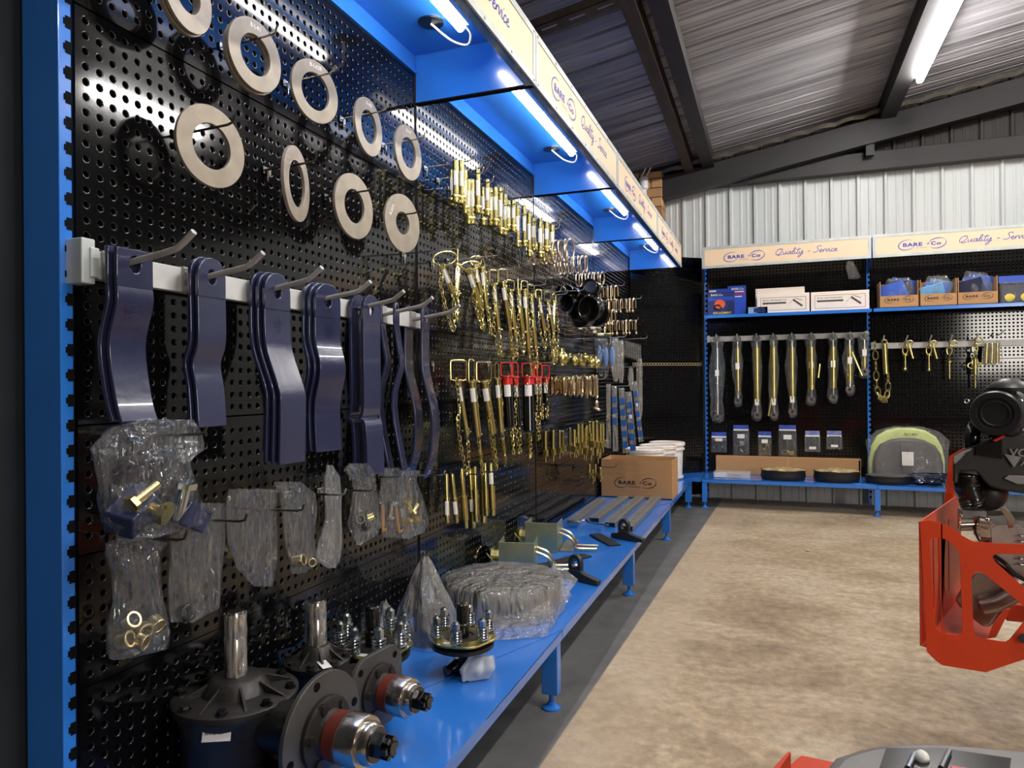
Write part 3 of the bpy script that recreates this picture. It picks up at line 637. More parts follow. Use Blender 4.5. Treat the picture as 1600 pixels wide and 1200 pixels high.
# ---- plastic bags
def bag(name, label, rows, group, m=FILM, cat='bag', seed=1, folds=7, rough=0.010, n=36, parent_loc=None):
    """rows: (left point, right point, half thickness, out vector)"""
    rnd = random.Random(seed); ph = rnd.random()*6; c0 = (rows[0][0]+rows[0][1])/2
    L_ = []
    # resample
    R = []
    for i in range(len(rows)-1):
        for j in range(4):
            f = j/4; a, b = rows[i], rows[i+1]; R.append((a[0].lerp(b[0], f), a[1].lerp(b[1], f), a[2]*(1-f)+b[2]*f, a[3]))
    R.append(rows[-1]); m_ = len(R)
    for i, (a, b, th, out) in enumerate(R):
        mid = (a+b)/2; h = (b-a)/2; row = []
        for k in range(n):
            t = 2*PI*k/n; cs, sn = math.cos(t), math.sin(t)
            nn = noise.noise(Vector((cs*2.1+seed*3.1, sn*2.1, i*0.22+seed)))
            f = 1+0.34*math.sin(folds*t+ph+nn*3)*(0.4+0.6*min(1, th/0.02))
            p = mid+h*cs*(1+0.05*nn)+out*(th*sn*f)+out*rough*nn+Vector((0, 0, 1))*rough*0.6*noise.noise(Vector((k*0.5, i*0.5, seed)))
            row.append(p-c0)
        L_.append(row)
    mb = MB().grid(L_, closed_u=True); k = len(mb.v); mb.f.append(tuple(range(k-n, k)))
    o = mb.build(name, m, None, smooth=60); o.location = c0
    return tag(o, label, cat, group)
def px_rows(data, X=None, Y=None):
    out = []
    for py, xl, xr, th in data:
        if X is not None: out.append((at_x(xl, py, X), at_x(xr, py, X), th, Vector((1, 0, 0))))
        else: out.append((at_y(xl, py, Y), at_y(xr, py, Y), th, Vector((0, -1, 0))))
    return out
GB = 'clear plastic bags on the lower hooks'
BG = [
 (0.12,[(655,228,300,.006),(668,170,310,.02),(700,142,314,.03),(722,150,292,.035),(760,158,296,.045),(800,162,312,.05),(818,168,316,.045),(832,180,265,.02),(846,183,196,.004)],'large crumpled clear bag of navy parts hanging under the nearest blade',(238,680)),
 (0.09,[(838,196,212,.006),(848,165,262,.014),(868,166,248,.02),(895,178,246,.022),(940,178,252,.026),(985,172,262,.032),(1012,170,258,.028),(1030,172,192,.006)],'clear bag of brass bushings hanging lowest beside the blue post',(205,840)),
 (0.10,[(786,266,350,.006),(800,264,350,.012),(860,266,349,.016),(920,266,344,.02),(950,266,341,.02),(972,267,300,.005)],'flat clear bag with one dark ring in its lower end',(305,812)),
 (0.11,[(764,358,432,.006),(792,352,431,.012),(850,357,432,.018),(888,370,430,.018),(916,398,426,.004)],'empty-looking clear bag, third along the lower hooks',(400,796)),
 (0.12,[(753,426,470,.006),(772,436,492,.012),(800,441,491,.016),(840,446,488,.018),(878,454,494,.02),(896,456,474,.005)],'clear bag with a small metal bush in its bottom',(470,772)),
 (0.13,[(727,511,520,.004),(745,508,530,.01),(775,508,532,.012),(810,511,531,.014),(850,498,532,.016),(874,495,529,.016),(887,512,524,.004)],'tall narrow milky bag turned edge on',(520,766)),
 (0.11,[(724,545,574,.006),(736,538,584,.012),(752,554,584,.014),(785,552,587,.02),(820,548,590,.03),(836,552,586,.02),(851,558,563,.003)],'clear bag knotted at the top with dark fittings',(568,745)),
 (0.11,[(731,588,640,.006),(745,600,628,.012),(780,592,632,.022),(818,591,633,.026),(840,600,626,.01)],'clear bag of tall hex bolts under the long straight blade',(612,742)),
 (0.13,[(735,622,656,.006),(750,626,650,.012),(782,627,658,.022),(815,629,666,.026),(832,630,660,.012),(842,628,640,.003)],'clear bag of loose bolts, last before the brass pins',(638,742))]
for i, (X, rows, lb, hk) in enumerate(BG):
    bag('clear_bag', lb, px_rows(rows, X=X), GB, FILMW if i == 5 else FILM, seed=i+1, folds=9 if i in (0, 6, 7, 8) else 6, rough=0.014 if i == 0 else 0.006)
    h = at_x(hk[0], hk[1], 0.05); wire_hook(0.20, h.y, h.z, 'wire hook holding the '+lb.split(',')[0].replace('hanging ', '')[:70], 'hooks of the clear bags', DWIRE if i < 4 else WIRE, 0.003, 0.014)
def bolt(P0, d, L_, r, label, group, m=BRASS, head=True):
    q = Vector(d).to_track_quat('Z', 'Y').to_matrix().to_4x4()
    t = thing('hex_bolt', label, 'bolt', P0, q.to_euler(), group=group)
    MB().cyl((0,0,0), (0,0,L_), r, n=14).build('shank', m, t)
    MB().prism(circle(r*1.8, 6), -r*1.1, 0).build('hex_head', m, t, smooth=0)
def bush(P0, d, r, L_, label, group, m=BRASS2):
    q = Vector(d).to_track_quat('Z', 'Y').to_matrix().to_4x4()
    mb = MB().ringplate(circle(r, 24), circle(r*0.68, 24), -L_/2, L_/2); o = mb.build('metal_bush', m, None, smooth=40, bevel=0.001); o.location = P0; o.rotation_euler = q.to_euler()
    return tag(o, label, 'bush', group)
for k, (px, py) in enumerate(((205,970),(196,1000),(225,985),(243,975),(222,1002))):
    bush(at_x(px, py, 0.09+0.004*k), (1, 0.3*math.sin(k*2), 0.5*math.cos(k)), 0.017, 0.02+0.004*(k % 2), 'small brass-coloured bush, '+['upper with a wide open hole','lowest at the bag corner','right of the open-hole one','topmost on the side of the wall board','half hidden at the bottom'][k]+', in the lowest bag', 'bushings in the lowest bag')
bush(at_x(290, 958, 0.10), (1, 0, 0.2), 0.018, 0.02, 'dark ring lying in the end of the flat clear bag', None, DWIRE)
bush(at_x(467, 876, 0.12), (1, 0.2, 0.2), 0.016, 0.03, 'small shiny bush at the bottom of the fifth clear bag', None, BRASS2)
bush(at_x(485, 879, 0.13), (1, -0.6, 0.2), 0.012, 0.03, 'second shiny bush beside it in the fifth clear bag', None, BRASS2)
for k, (px, py) in enumerate(((208,800),(290,806))):
    p = at_x(px, py, 0.12); mb = MB().box(-0.03, 0.03, -0.05, 0.05, -0.022, 0.03); o = mb.build('enamelled_block', BLADE, None, smooth=0, bevel=0.004); o.location = p; o.rotation_euler = (0.5-0.9*k, 0.3, 0.4-0.2*k)
    tag(o, 'navy enamelled metal block, '+('the wider one at the bag centre' if k == 0 else 'the one by the bag corner'), 'metal part', 'blocks in the large bag')
bolt(at_x(252, 800, 0.17), (-1, -0.3, 0.4), 0.05, 0.013, 'brass bolt head facing out of the large bag', 'bolts in the large bag')
bolt(at_x(210, 785, 0.15), (0, 1, 0.5), 0.06, 0.010, 'brass bolt lying aslant in the large bag', 'bolts in the large bag')
bolt(at_x(290, 762, 0.16), (-0.3, 0, -1), 0.07, 0.012, 'upright bolt with a pale open end in the large bag', 'bolts in the large bag', ZINC)
for k, (px, py, d, L_, m) in enumerate(((597,824,(0,0,1),0.075,COPPER),(609,806,(0.1,0.1,1),0.04,ZINC),(622,826,(0,-0.25,1),0.08,COPPER),(612,790,(0,1,0.1),0.03,ZINC))):
    bolt(at_x(px, py, 0.11), d, L_, 0.0095, ['copper-toned upright','bright square-headed','copper-toned leaning','short bright'][k]+' bolt in the bag under the long blade', 'bolts in the tall bolt bag', m)
for k, (px, py, d) in enumerate(((637,785,(0,0.6,-1)),(645,800,(0,1,0.6)),(650,812,(0.3,-1,0.2)),(636,815,(0,1,-0.1)))):
    bolt(at_x(px, py, 0.13), d, 0.04, 0.009, od(k)+' loose brass bolt from the top in the last clear bag', 'bolts in the last clear bag', BRASS)
for k, (px, py) in enumerate(((562,812),(572,822),(578,808))):
    bush(at_x(px, py, 0.115), (1, k-1, 0.4), 0.015, 0.022, od(k)+' dark fitting in the knotted clear bag', 'fittings in the knotted bag', (DWIRE, DWIRE, BRASS)[k])
# ---- brass pins of the top row
def label_patch(mb, P0, d, r, s0, s1, face):            # curved sticker round a rod between distances s0 and s1
    d = Vector(d).normalized(); f = Vector(face); f = (f-d*f.dot(d)).normalized(); q = d.cross(f); rows = []
    for s in (s0, s1):
        rows.append([Vector(P0)+d*s+(f*math.cos(a)+q*math.sin(a))*(r+0.0006) for a in [math.radians(-37+74*k/8) for k in range(9)]])
    mb.grid(rows)
def clevis(P0, P1, r, label, group, name='clevis_pin', two=True):
    t = thing(name, label, 'pin', P0, group=group); P0 = Vector(P0); d = Vector(P1)-P0; L_ = d.length; d = d/L_
    q = d.to_track_quat('Z', 'Y').to_matrix().to_4x4()
    MB().lathe([(r*0.55, 0), (r, 0.004), (r, L_*0.80)], 16, q).build('shaft', BRASS, t)
    a = L_*0.80; MB().lathe([(r*0.8,a),(r*1.5,a+0.004),(r*1.6,a+0.010),(r*1.1,a+0.014),(r*1.1,a+0.02),(r*1.65,a+0.024),(r*1.6,a+0.032),(r*0.9,a+0.036)], 18, q).build('collar', BRASS, t)
    s = MB(); label_patch(s, (0,0,0), d, r, L_*0.26, L_*0.60, CAM-P0); s.build('sticker', WHITE, t)
    return t
TOP = [(378,200,510,0),(410,115,495,1),(460,115,510,1),(490,200,600,1),(520,285,695,1),(557,285,700,0),(606,195,600,1),(655,355,700,0),(692,285,610,1),(722,360,705,0),(765,355,705,1),(810,360,800,1),(850,415,800,0),(880,470,740,0),(925,470,745,1),(962,520,905,1),(1022,515,905,1),(1065,575,1000,1),(1104,630,930,0),(1165,635,1000,1),(1195,690,1030,0),(1222,660,935,1),(1255,760,1035,0),(1272,690,960,1)]
for i, (x, y0, y1, fr) in enumerate(TOP):
    X = 0.17 if fr else 0.12
    px, a, b = 640+x/5.714, 230+y0/5.714, 230+y1/5.714
    P0 = at_x(px, a, X); P1 = at_x(px, b, X); P1.y = P0.y; P1.x = X
    clevis(P0, P1, 0.0115 if x < 1100 else 0.0145, 'yellow clevis pin with sticker, '+od(i)+' from the steel rings, top row', 'clevis pins in the top row')
for k, (px, py) in enumerate(((735,253),(752,272),(768,286),(790,300),(808,320),(826,335),(845,347),(872,358))):
    h = at_x(px, py, 0.2); wire_hook(0.21, h.y, h.z, od(k)+' wire hook from the steel rings in the row of clevis pins', 'hooks of the clevis pins')
# ---- chains and hitch pins
def chain_mb(mb, pts, pitch=0.019, r=0.0017, w=0.5):
    P = [Vector(p) for p in catmull(pts, 8)]; L_ = 0; acc = [0]
    for i in range(1, len(P)): L_ += (P[i]-P[i-1]).length; acc.append(L_)
    n = max(2, int(L_/pitch)); 
    def at(s):
        for i in range(1, len(P)):
            if acc[i] >= s: 
                f = (s-acc[i-1])/max(1e-9, acc[i]-acc[i-1]); return P[i-1].lerp(P[i], f)
        return P[-1]
    for k in range(n):
        a, b = at(L_*k/n), at(L_*(k+1)/n); d = (b-a); 
        if d.length < 1e-6: continue
        q = d.to_track_quat('X', 'Z').to_matrix().to_4x4(); q.translation = (a+b)/2
        mb.torus(pitch*0.72, r, 10, 4, q @ RX(90*(k % 2)+20), sy=w)
    return mb
def hitch(P0, P1, r, hx, hz, label, group, body=BRASS, head=BRASS, headlen=0.02, oval=False, chain=0.2, yaw=0, sticker=True, flip=0, name='hitch_pin'):
    """P0 top of the body, P1 its foot; handle of half width hx and height hz"""
    t = thing(name, label, 'pin', P0, group=group); P0 = Vector(P0); d = Vector(P1)-P0; L_ = d.length; d = d/L_
    q = d.to_track_quat('Z', 'Y').to_matrix().to_4x4()
    if head is not body:
        MB().lathe([(r,headlen),(r,L_-0.006),(r*0.7,L_)], 18, q).build('shaft', body, t)
        MB().lathe([(r*1.02,0),(r*1.35,0.002),(r*1.35,0.008),(r*1.04,0.010),(r*1.04,headlen+0.03)], 18, q).build('painted_head', head, t)
    else:
        MB().lathe([(r,0.004),(r,L_-0.006),(r*0.7,L_)], 18, q).build('shaft', body, t)
        MB().lathe([(r*1.0,-0.004),(r*1.4,-0.001),(r*1.4,0.006),(r*1.0,0.009)], 18, q).build('collar', head, t)
    yaw = -24 if yaw >= 70 else (28 if yaw >= 30 else 40)
    u = Vector((math.sin(math.radians(yaw)), math.cos(math.radians(yaw)), 0)); v = Vector((0, 0, 1))
    if oval:
        v = (v+u*flip).normalized()
        pts = [u*hx*math.cos(a)*1.0+v*(hz/2+hz/2*math.sin(a)) for a in [2*PI*k/20 for k in range(20)]]
        MB().tube(pts, 0.0032, 8, closed=True).build('handle', head, t)
    else:
        pts = [u*(r*0.9)+d*0.003, u*hx*0.95+v*0.002, u*hx+v*0.01, u*hx+v*(hz-0.01), u*(hx-0.008)+v*hz, u*(-hx+0.008)+v*hz, -u*hx+v*(hz-0.01), -u*hx+v*0.01, -u*hx*0.95+v*0.002, -u*(r*0.9)+d*0.003]
        MB().tube(catmull(pts, 3), 0.0032 if hz > 0.04 else 0.0026, 8).build('handle', head, t)
    if sticker:
        s = MB(); label_patch(s, (0,0,0), d, r, L_*0.12+(headlen if head is not body else 0), L_*0.12+0.055+(headlen if head is not body else 0), CAM-P0); s.build('sticker', WHITE, t)
    f = d*(L_-0.014)
    c = MB(); c.torus(0.014, 0.0016, 18, 6, Matrix.Translation(f+Vector((0.004,0.004,0))) @ RZ(30+37*hx*100) @ RX(80), a0=0, a1=5.2)
    c.tube([f+Vector((-0.016,-0.006,0.002)), f+Vector((0.018,0.008,-0.002))], 0.0024, 6); c.build('linch_clip', BRASS, t)
    if chain:
        rr = random.Random(int(P0.y*1000)); s = rr.choice((-1, 1))
        g = MB(); low = f+Vector((0.012, 0.02*s, -chain*0.55)); top = Vector((0.004, hx*0.8*s, 0.004))
        chain_mb(g, [top, Vector((0.014, 0.024*s, f.z*0.5)), Vector((0.012, 0.03*s, f.z*0.95)), low, f+Vector((0.01, 0.004*s, -chain*0.2)), f])
        g.build('chain', BRASS, t)
    return t
GR2 = 'chained hitch pins of the middle row'
R2 = [(160,190,262,430,.011,.045,.062,1,0,0.55,'with a large tilted oval handle, nearest'),(300,190,285,450,.011,.010,.062,1,70,0,'with its oval handle seen edge on'),
 (385,225,492,540,.014,.040,.045,1,20,0.8,'leaning, with a dangling chain'),(445,190,500,440,.010,.030,.04,1,40,0.3,'half hidden behind the leaning one'),(505,210,548,580,.011,.022,.05,1,50,-0.3,'with the longest dangling chain'),
 (605,345,650,760,.011,.020,.058,0,0,0,'with a squared wire handle'),(683,330,745,750,.013,.022,.055,0,0,0,'thick, with a tall squared handle'),(745,400,790,790,.013,.022,.045,0,10,0,'with a large white sticker'),
 (812,395,855,780,.013,.010,.055,0,70,0,'with its squared handle seen edge on'),(868,400,902,905,.014,.018,.045,0,20,0,'long and thick'),(925,440,965,910,.012,.018,.05,0,10,0,'longest and straight'),
 (990,470,1040,755,.013,.018,.045,0,0,0,'short, third from the far end'),(1065,490,1115,765,.013,.02,.05,0,0,0,'short, last but one'),(1122,500,1112,860,.011,.012,.045,0,40,0,'at the far end of the row')]
for i, (x0, y0, x1, y1, r, hx, hz, ov, yaw, fl, lb) in enumerate(R2):
    a = (660+x0/5.4545, 380+y0/5.4545); b = (660+x1/5.4545, 380+y1/5.4545)
    P0 = at_x(*a, 0.16); P1 = at_x(*b, 0.18)
    hitch(P0, P1, r, hx, hz, 'yellow plated hitch pin '+lb+', middle row', GR2, oval=bool(ov), yaw=yaw, flip=fl, chain=0.2 if i % 3 else 0.28)
    if i % 2 == 0 or i > 9:
        wire_hook(0.24, P0.y, P0.z+hz-0.008, 'wire hook carrying the chained hitch pin '+lb, 'hooks of the chained hitch pins')
GR3 = 'large brass hitch pins above the lower chains'; GR4 = 'red-headed hitch pins'
R3 = [(272,330,370,970,30,85,230),(425,340,500,1000,48,35,250),(570,340,670,965,54,82,220),(722,310,775,950,38,25,180)]
for i, (x0, y0, x1, y1, w_, hx, hz) in enumerate(R3):
    P0 = at_x(680+x0/7.5, 550+y0/7.5, 0.19-0.01*i); P1 = at_x(680+x1/7.5, 550+y1/7.5, 0.20-0.01*i); k = (P0-CAM).dot(CF)/FPX/7.5
    hitch(P0, P1, w_*k, hx*k*1.15, hz*k, 'large yellow plated hitch pin, '+['slim with a wide handle, nearest the blades','dull brown toned with a sticker','thickest, with a square white sticker','beside the red-headed pins'][i], GR3, yaw=(0, 30, 5, 50)[i], chain=0.30)
R4 = [(838,275,872,885,62,70,150,1),(932,285,978,880,38,36,160,1),(1088,285,1100,935,68,70,150,1),(1180,290,1202,745,32,20,140,1),(1222,290,1240,640,26,28,150,0),(1294,300,1300,640,34,42,140,0)]
for i, (x0, y0, x1, y1, w_, hx, hz, ch) in enumerate(R4):
    P0 = at_x(680+x0/7.5, 550+y0/7.5, 0.17-0.015*(i % 2)); P1 = at_x(680+x1/7.5, 550+y1/7.5, 0.18-0.015*(i % 2)); k = (P0-CAM).dot(CF)/FPX/7.5
    hitch(P0, P1, w_*k, hx*k*1.15, hz*k, 'black hitch pin with a red head and handle, '+['thick, nearest the brass pins','with two white stickers','thickest, in the middle','slim with a long sticker','short, behind the slim one','short, at the far end'][i], GR4, body=BLK2, head=RED, headlen=0.012, yaw=(0, 20, 0, 30, 10, 0)[i], chain=0.26 if ch else 0.14)
for k, (px, py) in enumerate(((745,566),(790,566),(822,567),(852,568))):
    h = at_x(px, py, 0.2); wire_hook(0.26, h.y, h.z, od(k)+' wire hook from the blades in the row of large and red-headed pins', 'hooks of the large hitch pins')
# ---- stepped drawbar pins, lowest
GR5 = 'stepped drawbar pins of the lowest row'
R5 = [(138,400,150,1020,20,705),(207,400,268,1018,22,705),(325,335,385,1085,24,680),(430,335,478,1080,24,680),(492,310,512,1010,20,610),(592,315,605,1020,26,612),(620,265,640,930,18,600),(690,265,720,930,24,562)]
for i, (x0, y0, x1, y1, w_, yf) in enumerate(R5):
    X = 0.15-0.02*(i % 2); P0 = at_x(680+x0/8, 690+y0/8, X); P1 = at_x(680+x1/8, 690+y1/8, X+0.01); P0 = Vector(P0); d = P1-P0; L_ = d.length; k = (P0-CAM).dot(CF)/FPX/8; r = w_*k*1.65; a = L_*(yf-y0)/(y1-y0)
    t = thing('drawbar_pin', 'stepped yellow plated drawbar pin, '+od(i)+' from the blades in the lowest row', 'pin', P0, d.to_track_quat('Z', 'Y').to_euler(), group=GR5)
    MB().lathe([(r*0.7,0),(r*0.8,0.004),(r*0.8,a)], 16).build('upper_shaft', BRASS, t)
    MB().lathe([(r*1.3,a-0.001),(r*1.3,a+0.003)], 18).build('flange', BRASS, t)
    MB().lathe([(r*1.05,a+0.003),(r*1.05,L_*0.86),(r*0.8,L_*0.87),(r*0.8,L_-0.004),(r*0.6,L_)], 16).build('lower_shaft', BRASS, t)
    if i in (0, 1, 3, 7):
        s = MB(); f = CAM-P0; q = Vector(t.rotation_euler.to_matrix().inverted() @ f); label_patch(s, (0,0,0), (0,0,1), r*1.05, a+0.012 if i != 7 else a-0.06, a+0.062 if i != 7 else a-0.012, q); s.build('sticker', WHITE, t)
for k, (px, py) in enumerate(((722,742),(748,738),(775,726))):
    h = at_x(px, py, 0.14); wire_hook(0.22, h.y, h.z, od(k)+' wire hook from the blades in the row of drawbar pins', 'hooks of the drawbar pins', DWIRE)
# ---- wire rings
def rings(Y, z, r, xs, wr, label, group, m=DWIRE):
    wire_hook(max(xs)+0.03, Y, z, 'wire hook through the '+label, 'hooks of the coiled wire rings')
    for i, x in enumerate(xs):
        o = MB().torus(r, wr, 26, 6, RY(90)).build('wire_ring', m); o.location = (x, Y+0.004*math.sin(i*2.3), z-r+wr+0.004); o.rotation_euler = (0, 0.12*math.sin(i*1.7), 0.25*math.sin(i*3.1))
        tag(o, 'dull wire ring, '+od(i)+' from the board in the '+label, 'ring', group)
rings(3.72, 1.952, 0.062, [0.035+0.019*i for i in range(13)], 0.0046, 'bunch of large wire rings', 'large wire rings', RINGW)
rings(4.25, 1.955, 0.052, [0.03+0.021*i for i in range(10)], 0.0044, 'bunch of middling wire rings', 'middling wire rings', RINGW)
rings(4.75, 1.93, 0.045, [0.03+0.022*i for i in range(9)], 0.0042, 'bunch of small wire rings', 'small wire rings', RINGW)
# ---- small hook pins with copper ends
def lynch():
    t = thing('lynch_pin', 'x', 'pin')
    MB().tube(catmull([(0,-0.02,-0.095),(0,-0.02,-0.02),(0,-0.012,0.0),(0,0.0,0.006),(0,0.012,0),(0,0.02,-0.02),(0,0.022,-0.07)], 4), 0.0045, 8).build('loop', BRASS2, t)
    MB().ball((0,-0.02,-0.10), 0.012, 10, 8).build('copper_end', COPPER, t)
    return t
proto = lynch(); used = [0]
def put_lynch(x, y, z, label, group, rz=0, s=1):
    o = proto if not used[0] else dup(proto)
    used[0] = 1; o.location = (x, y, z); o.rotation_euler = (0, 0, rz); o['label'] = label; o['group'] = group; o.scale = (s, s, s)
for r_, (Y, z, n_, nm) in enumerate(((5.05,1.875,7,'upper near'),(5.75,1.86,7,'upper far'),(4.95,1.69,7,'lower near'),(5.6,1.67,8,'lower far'))):
    wire_hook(0.30, Y, z, 'wire hook of the '+nm+' bunch of small pins', 'hooks of the small pins')
    for i in range(n_):
        put_lynch(0.03+0.035*i, Y+0.01*math.sin(i*2), z, 'small plated pin with a copper end, '+od(i)+' from the board in the '+nm+' bunch', 'small pins with copper ends', 0.5*math.sin(i*1.9))
# ---- black plastic caps
for i, (px, py, r) in enumerate(((877,455,.030),(888,454,.030),(900,458,.030),(913,456,.034),(922,447,.04),(931,452,.04),(889,474,.052),(911,472,.046),(925,482,.072),(914,490,.080),(934,492,.072),(906,486,.06))):
    Y = 3.95+0.09*(i % 4); p = at_y(px, py, Y); p.x = min(max(p.x, 0.05), 0.33)
    t = thing('plastic_cap', 'black plastic cap, '+od(i)+(' in order, small and high in the cluster' if i < 6 else ' in order, large and low in the cluster')+'', 'black_cap', (p.x, Y, p.z), (0.15*math.sin(i), 0.1, -0.25+0.3*math.sin(i*2)), group='black plastic caps')
    mx = RX(90)
    MB().lathe([(r*0.3,-r*0.5),(r*0.86,-r*0.5),(r,-r*0.2),(r,r*0.5),(r*0.9,r*0.5),(r*0.86,-r*0.1),(r*0.3,-r*0.12)], 26, mx, cap=True).build('black_cap', BLK2, t)
    MB().torus(r*0.98, r*0.06, 26, 6, T(0, -r*0.5, 0) @ RX(90)).build('rim', BLK2, t)
for k, (Y, z) in enumerate(((3.9,1.70),(4.2,1.66))): wire_hook(0.3, Y, z, ('upper' if k == 0 else 'lower')+' wire hook among the black caps', 'hooks of the black caps')
# ---- long brass tubes lying level, balls, links, fittings
for i, (x0, y0, x1, y1) in enumerate(((903,513,917,514),(921,513,939,514),(926,519,938,519),(931,523,955,523),(860,520,868,526))):
    Y = 4.5; a, b = at_y(x0, y0, Y), at_y(x1, y1, Y)
    t = thing('level_pin', 'short brass tube lying level, '+od(i)+' of the row above the balls', 'pin', a, group='level brass tubes'); d = b-a
    MB().cyl((0,0,0), d, 0.013, n=14).build('tube', BRASS, t); s = MB(); label_patch(s, d*0.0, d, 0.0135, d.length*0.15, d.length*0.55, (0,-1,0.2)); s.build('sticker', WHITE, t)
wire_hook(0.30, 4.5, at_y(925, 516, 4.5).z, 'wire hook under the level brass tubes', None)
BAL = [(864,560,.038),(877,560,.042),(890,562,.03),(897,564,.028),(908,565,.034),(917,565,.026),(923,566,.028),(931,567,.030),(904,560,.024),(914,559,.022)]
for i, (px, py, r) in enumerate(BAL):
    Y = 3.85 if i < 2 else 4.1+0.12*(i % 3); p = at_y(px, py, Y); p.x = max(p.x, r+0.006)
    t = thing('tow_ball', 'yellow plated tow ball, '+od(i)+(' and largest' if i == 1 else '')+' in the row of balls from the hitch pins', 'tow ball', p, (0, 0, 0), group='tow balls')
    MB().ball((0,0,0), r, 20, 12).build('ball', BRASS, t); MB().cyl((0,0,r*0.9), (0,0.0,r*1.35), r*0.45, n=14).lathe([(r*0.8,-r*0.92),(r*0.8,-r*0.8)], 16).build('neck', BRASS, t)
wire_hook(0.36, 4.05, at_y(900, 556, 4.05).z, 'long wire hook carrying the tow balls', None)
def link(r, L_, m, w=0.0065):
    pts = [(0, r*math.cos(a), (r*math.sin(a) if math.sin(a) > 0 else r*math.sin(a)-L_)) for a in [2*PI*k/24 for k in range(24)]]
    return MB().tube(pts, w, 8, closed=True)
for i in range(16):
    px = 861+4.3*i; Y = 3.95+0.06*(i % 4); p = at_y(px, 594+1.0*math.sin(i*2)+(i/16)*(-2), Y); p.x = min(max(p.x, 0.03), 0.35)
    L_ = 0.065+0.02*(i/16)+0.01*math.sin(i*3)
    t = thing('snap_link', 'oval plated link, '+od(i)+' from the hitch pins in the row of hanging links', 'link', p, (0, 0, 0.5+0.5*math.sin(i*2.2)), group='hanging oval links')
    link(0.016, L_, COPPER).build('link_loop', (COPPER if i < 5 else BRASS2), t); MB().tube([(0, 0.016, -0.02), (0, 0.018, -L_+0.01)], 0.0105, 8).build('sleeve', (COPPER if i < 5 else BRASS2), t)
wire_hook(0.38, 4.05, at_y(890, 594, 4.05).z, 'long wire hook carrying the oval links', None)
p = at_y(932, 592, 4.7); t = thing('swivel_link', 'long swivel link with a knotted end hanging beside the oval links', 'link', p)
link(0.022, 0.11, BRASS2).build('link_loop', BRASS2, t); MB().torus(0.018, 0.009, 16, 8, T(0,0,-0.17) @ RY(90)).torus(0.02, 0.009, 16, 8, T(0,0.0,-0.205) @ RY(20)).build('knot', BRASS2, t)
def fitting(px, py, Y, L_, label, group, r=0.012):
    p = at_y(px, py, Y); p.x = min(max(p.x, 0.02), 0.4)
    t = thing('hose_fitting', label, 'fitting', p, group=group)
    MB().lathe([(r*0.5,0),(r*0.9,-0.004),(r*0.9,-L_*0.62),(r*0.5,-L_*0.64),(r*0.5,-L_)], 12).build('barrel', BRASS, t)
    MB().prism(circle(r*1.6, 6), -L_*0.80, -L_*0.60).build('hex_nut', BRASS, t, smooth=0)
    return t
FT = [(852,674,58),(864,672,60),(874,672,56),(879,673,50),(890,668,60),(897,671,52),(903,662,60),(909,660,62),(915,668,66),(921,658,62),(926,658,60),(932,657,66),(938,660,62),(942,660,60),(912,676,55),(923,676,52),(900,682,40),(934,682,52),(906,666,52),(917,664,40)]
for i, (px, py, h) in enumerate(FT): fitting(px, py, 4.0+0.1*(i % 5), h/FPX*4.1*0.85, 'brass hose fitting with a hex nut, '+od(i)+' of the crowded lower row', 'brass hose fittings')
for i, (px, py) in enumerate(((921,725),(930,725),(938,730),(926,733))): fitting(px, py, 4.7, 0.10, 'small brass fitting, '+od(i)+' of the short row beside the cardboard box', 'small fittings beside the box')
for k, (px, py, Y, X1) in enumerate(((895,662,4.05,0.4),(930,730,4.72,0.3),(885,727,4.3,0.1),(905,727,4.3,0.2))):
    h = at_y(px, py, Y); wire_hook(X1, Y, h.z, ['wire hook through the crowded brass fittings','wire hook of the small fittings beside the box','empty dark hook low on the third bay','second empty dark hook low on the third bay'][k], None, DWIRE)
# ---- bagged strips on the far bay
SB = 'bags and strips on the far bay'
FB = [((528,930,940,.004),(545,930,945,.012),(565,934,944,.014),(589,936,942,.003)), ((528,942,948,.004),(545,941,952,.014),(570,943,953,.014),(591,945,949,.003)), ((528,953,960,.004),(548,951,962,.014),(565,952,962,.014),(581,955,958,.003))]
for i, r_ in enumerate(FB):
    rows = px_rows(r_, Y=4.95); bag('clear_bag', 'clear bag of blue cloth, '+('nearest' if i == 0 else ('middle' if i == 1 else 'farthest'))+' of the three above the blue strips', rows, SB, FILM, seed=20+i, rough=0.004)
    p = (rows[1][0]+rows[2][1])/2; o = MB().ball((0,0,0), 1, 14, 10).build('folded_cloth', mat('sky_blue_cloth_%d' % i, (104, 140, 200), 0.7)); o.scale = (0.018, 0.012, 0.07); o.location = p; tag(o, 'pale blue folded cloth inside the '+od(i)+' small bag', 'cloth', SB)
for i, (x0, x1, y0, y1) in enumerate(((957,966,528,596),(966,974,532,598),(983,989,575,610),(996,1003,560,655))):
    bag('clear_bag', ['long clear bag beside the blue cloths','second long clear bag beside the blue cloths','short bag of screws on a single hook','pointed clear bag against the corner board'][i], px_rows([(y0,x0,x1,.004),(y0+15,x0-2,x1+1,.014),(y1-15,x0-1,x1+1,.014),(y1,x0+2,x1-1,.003)], Y=5.1+0.3*i), SB, FILMH, seed=30+i, rough=0.004)
STRIP = mat('blue_card_strip', (38, 92, 168), 0.35, 0, 0.4)
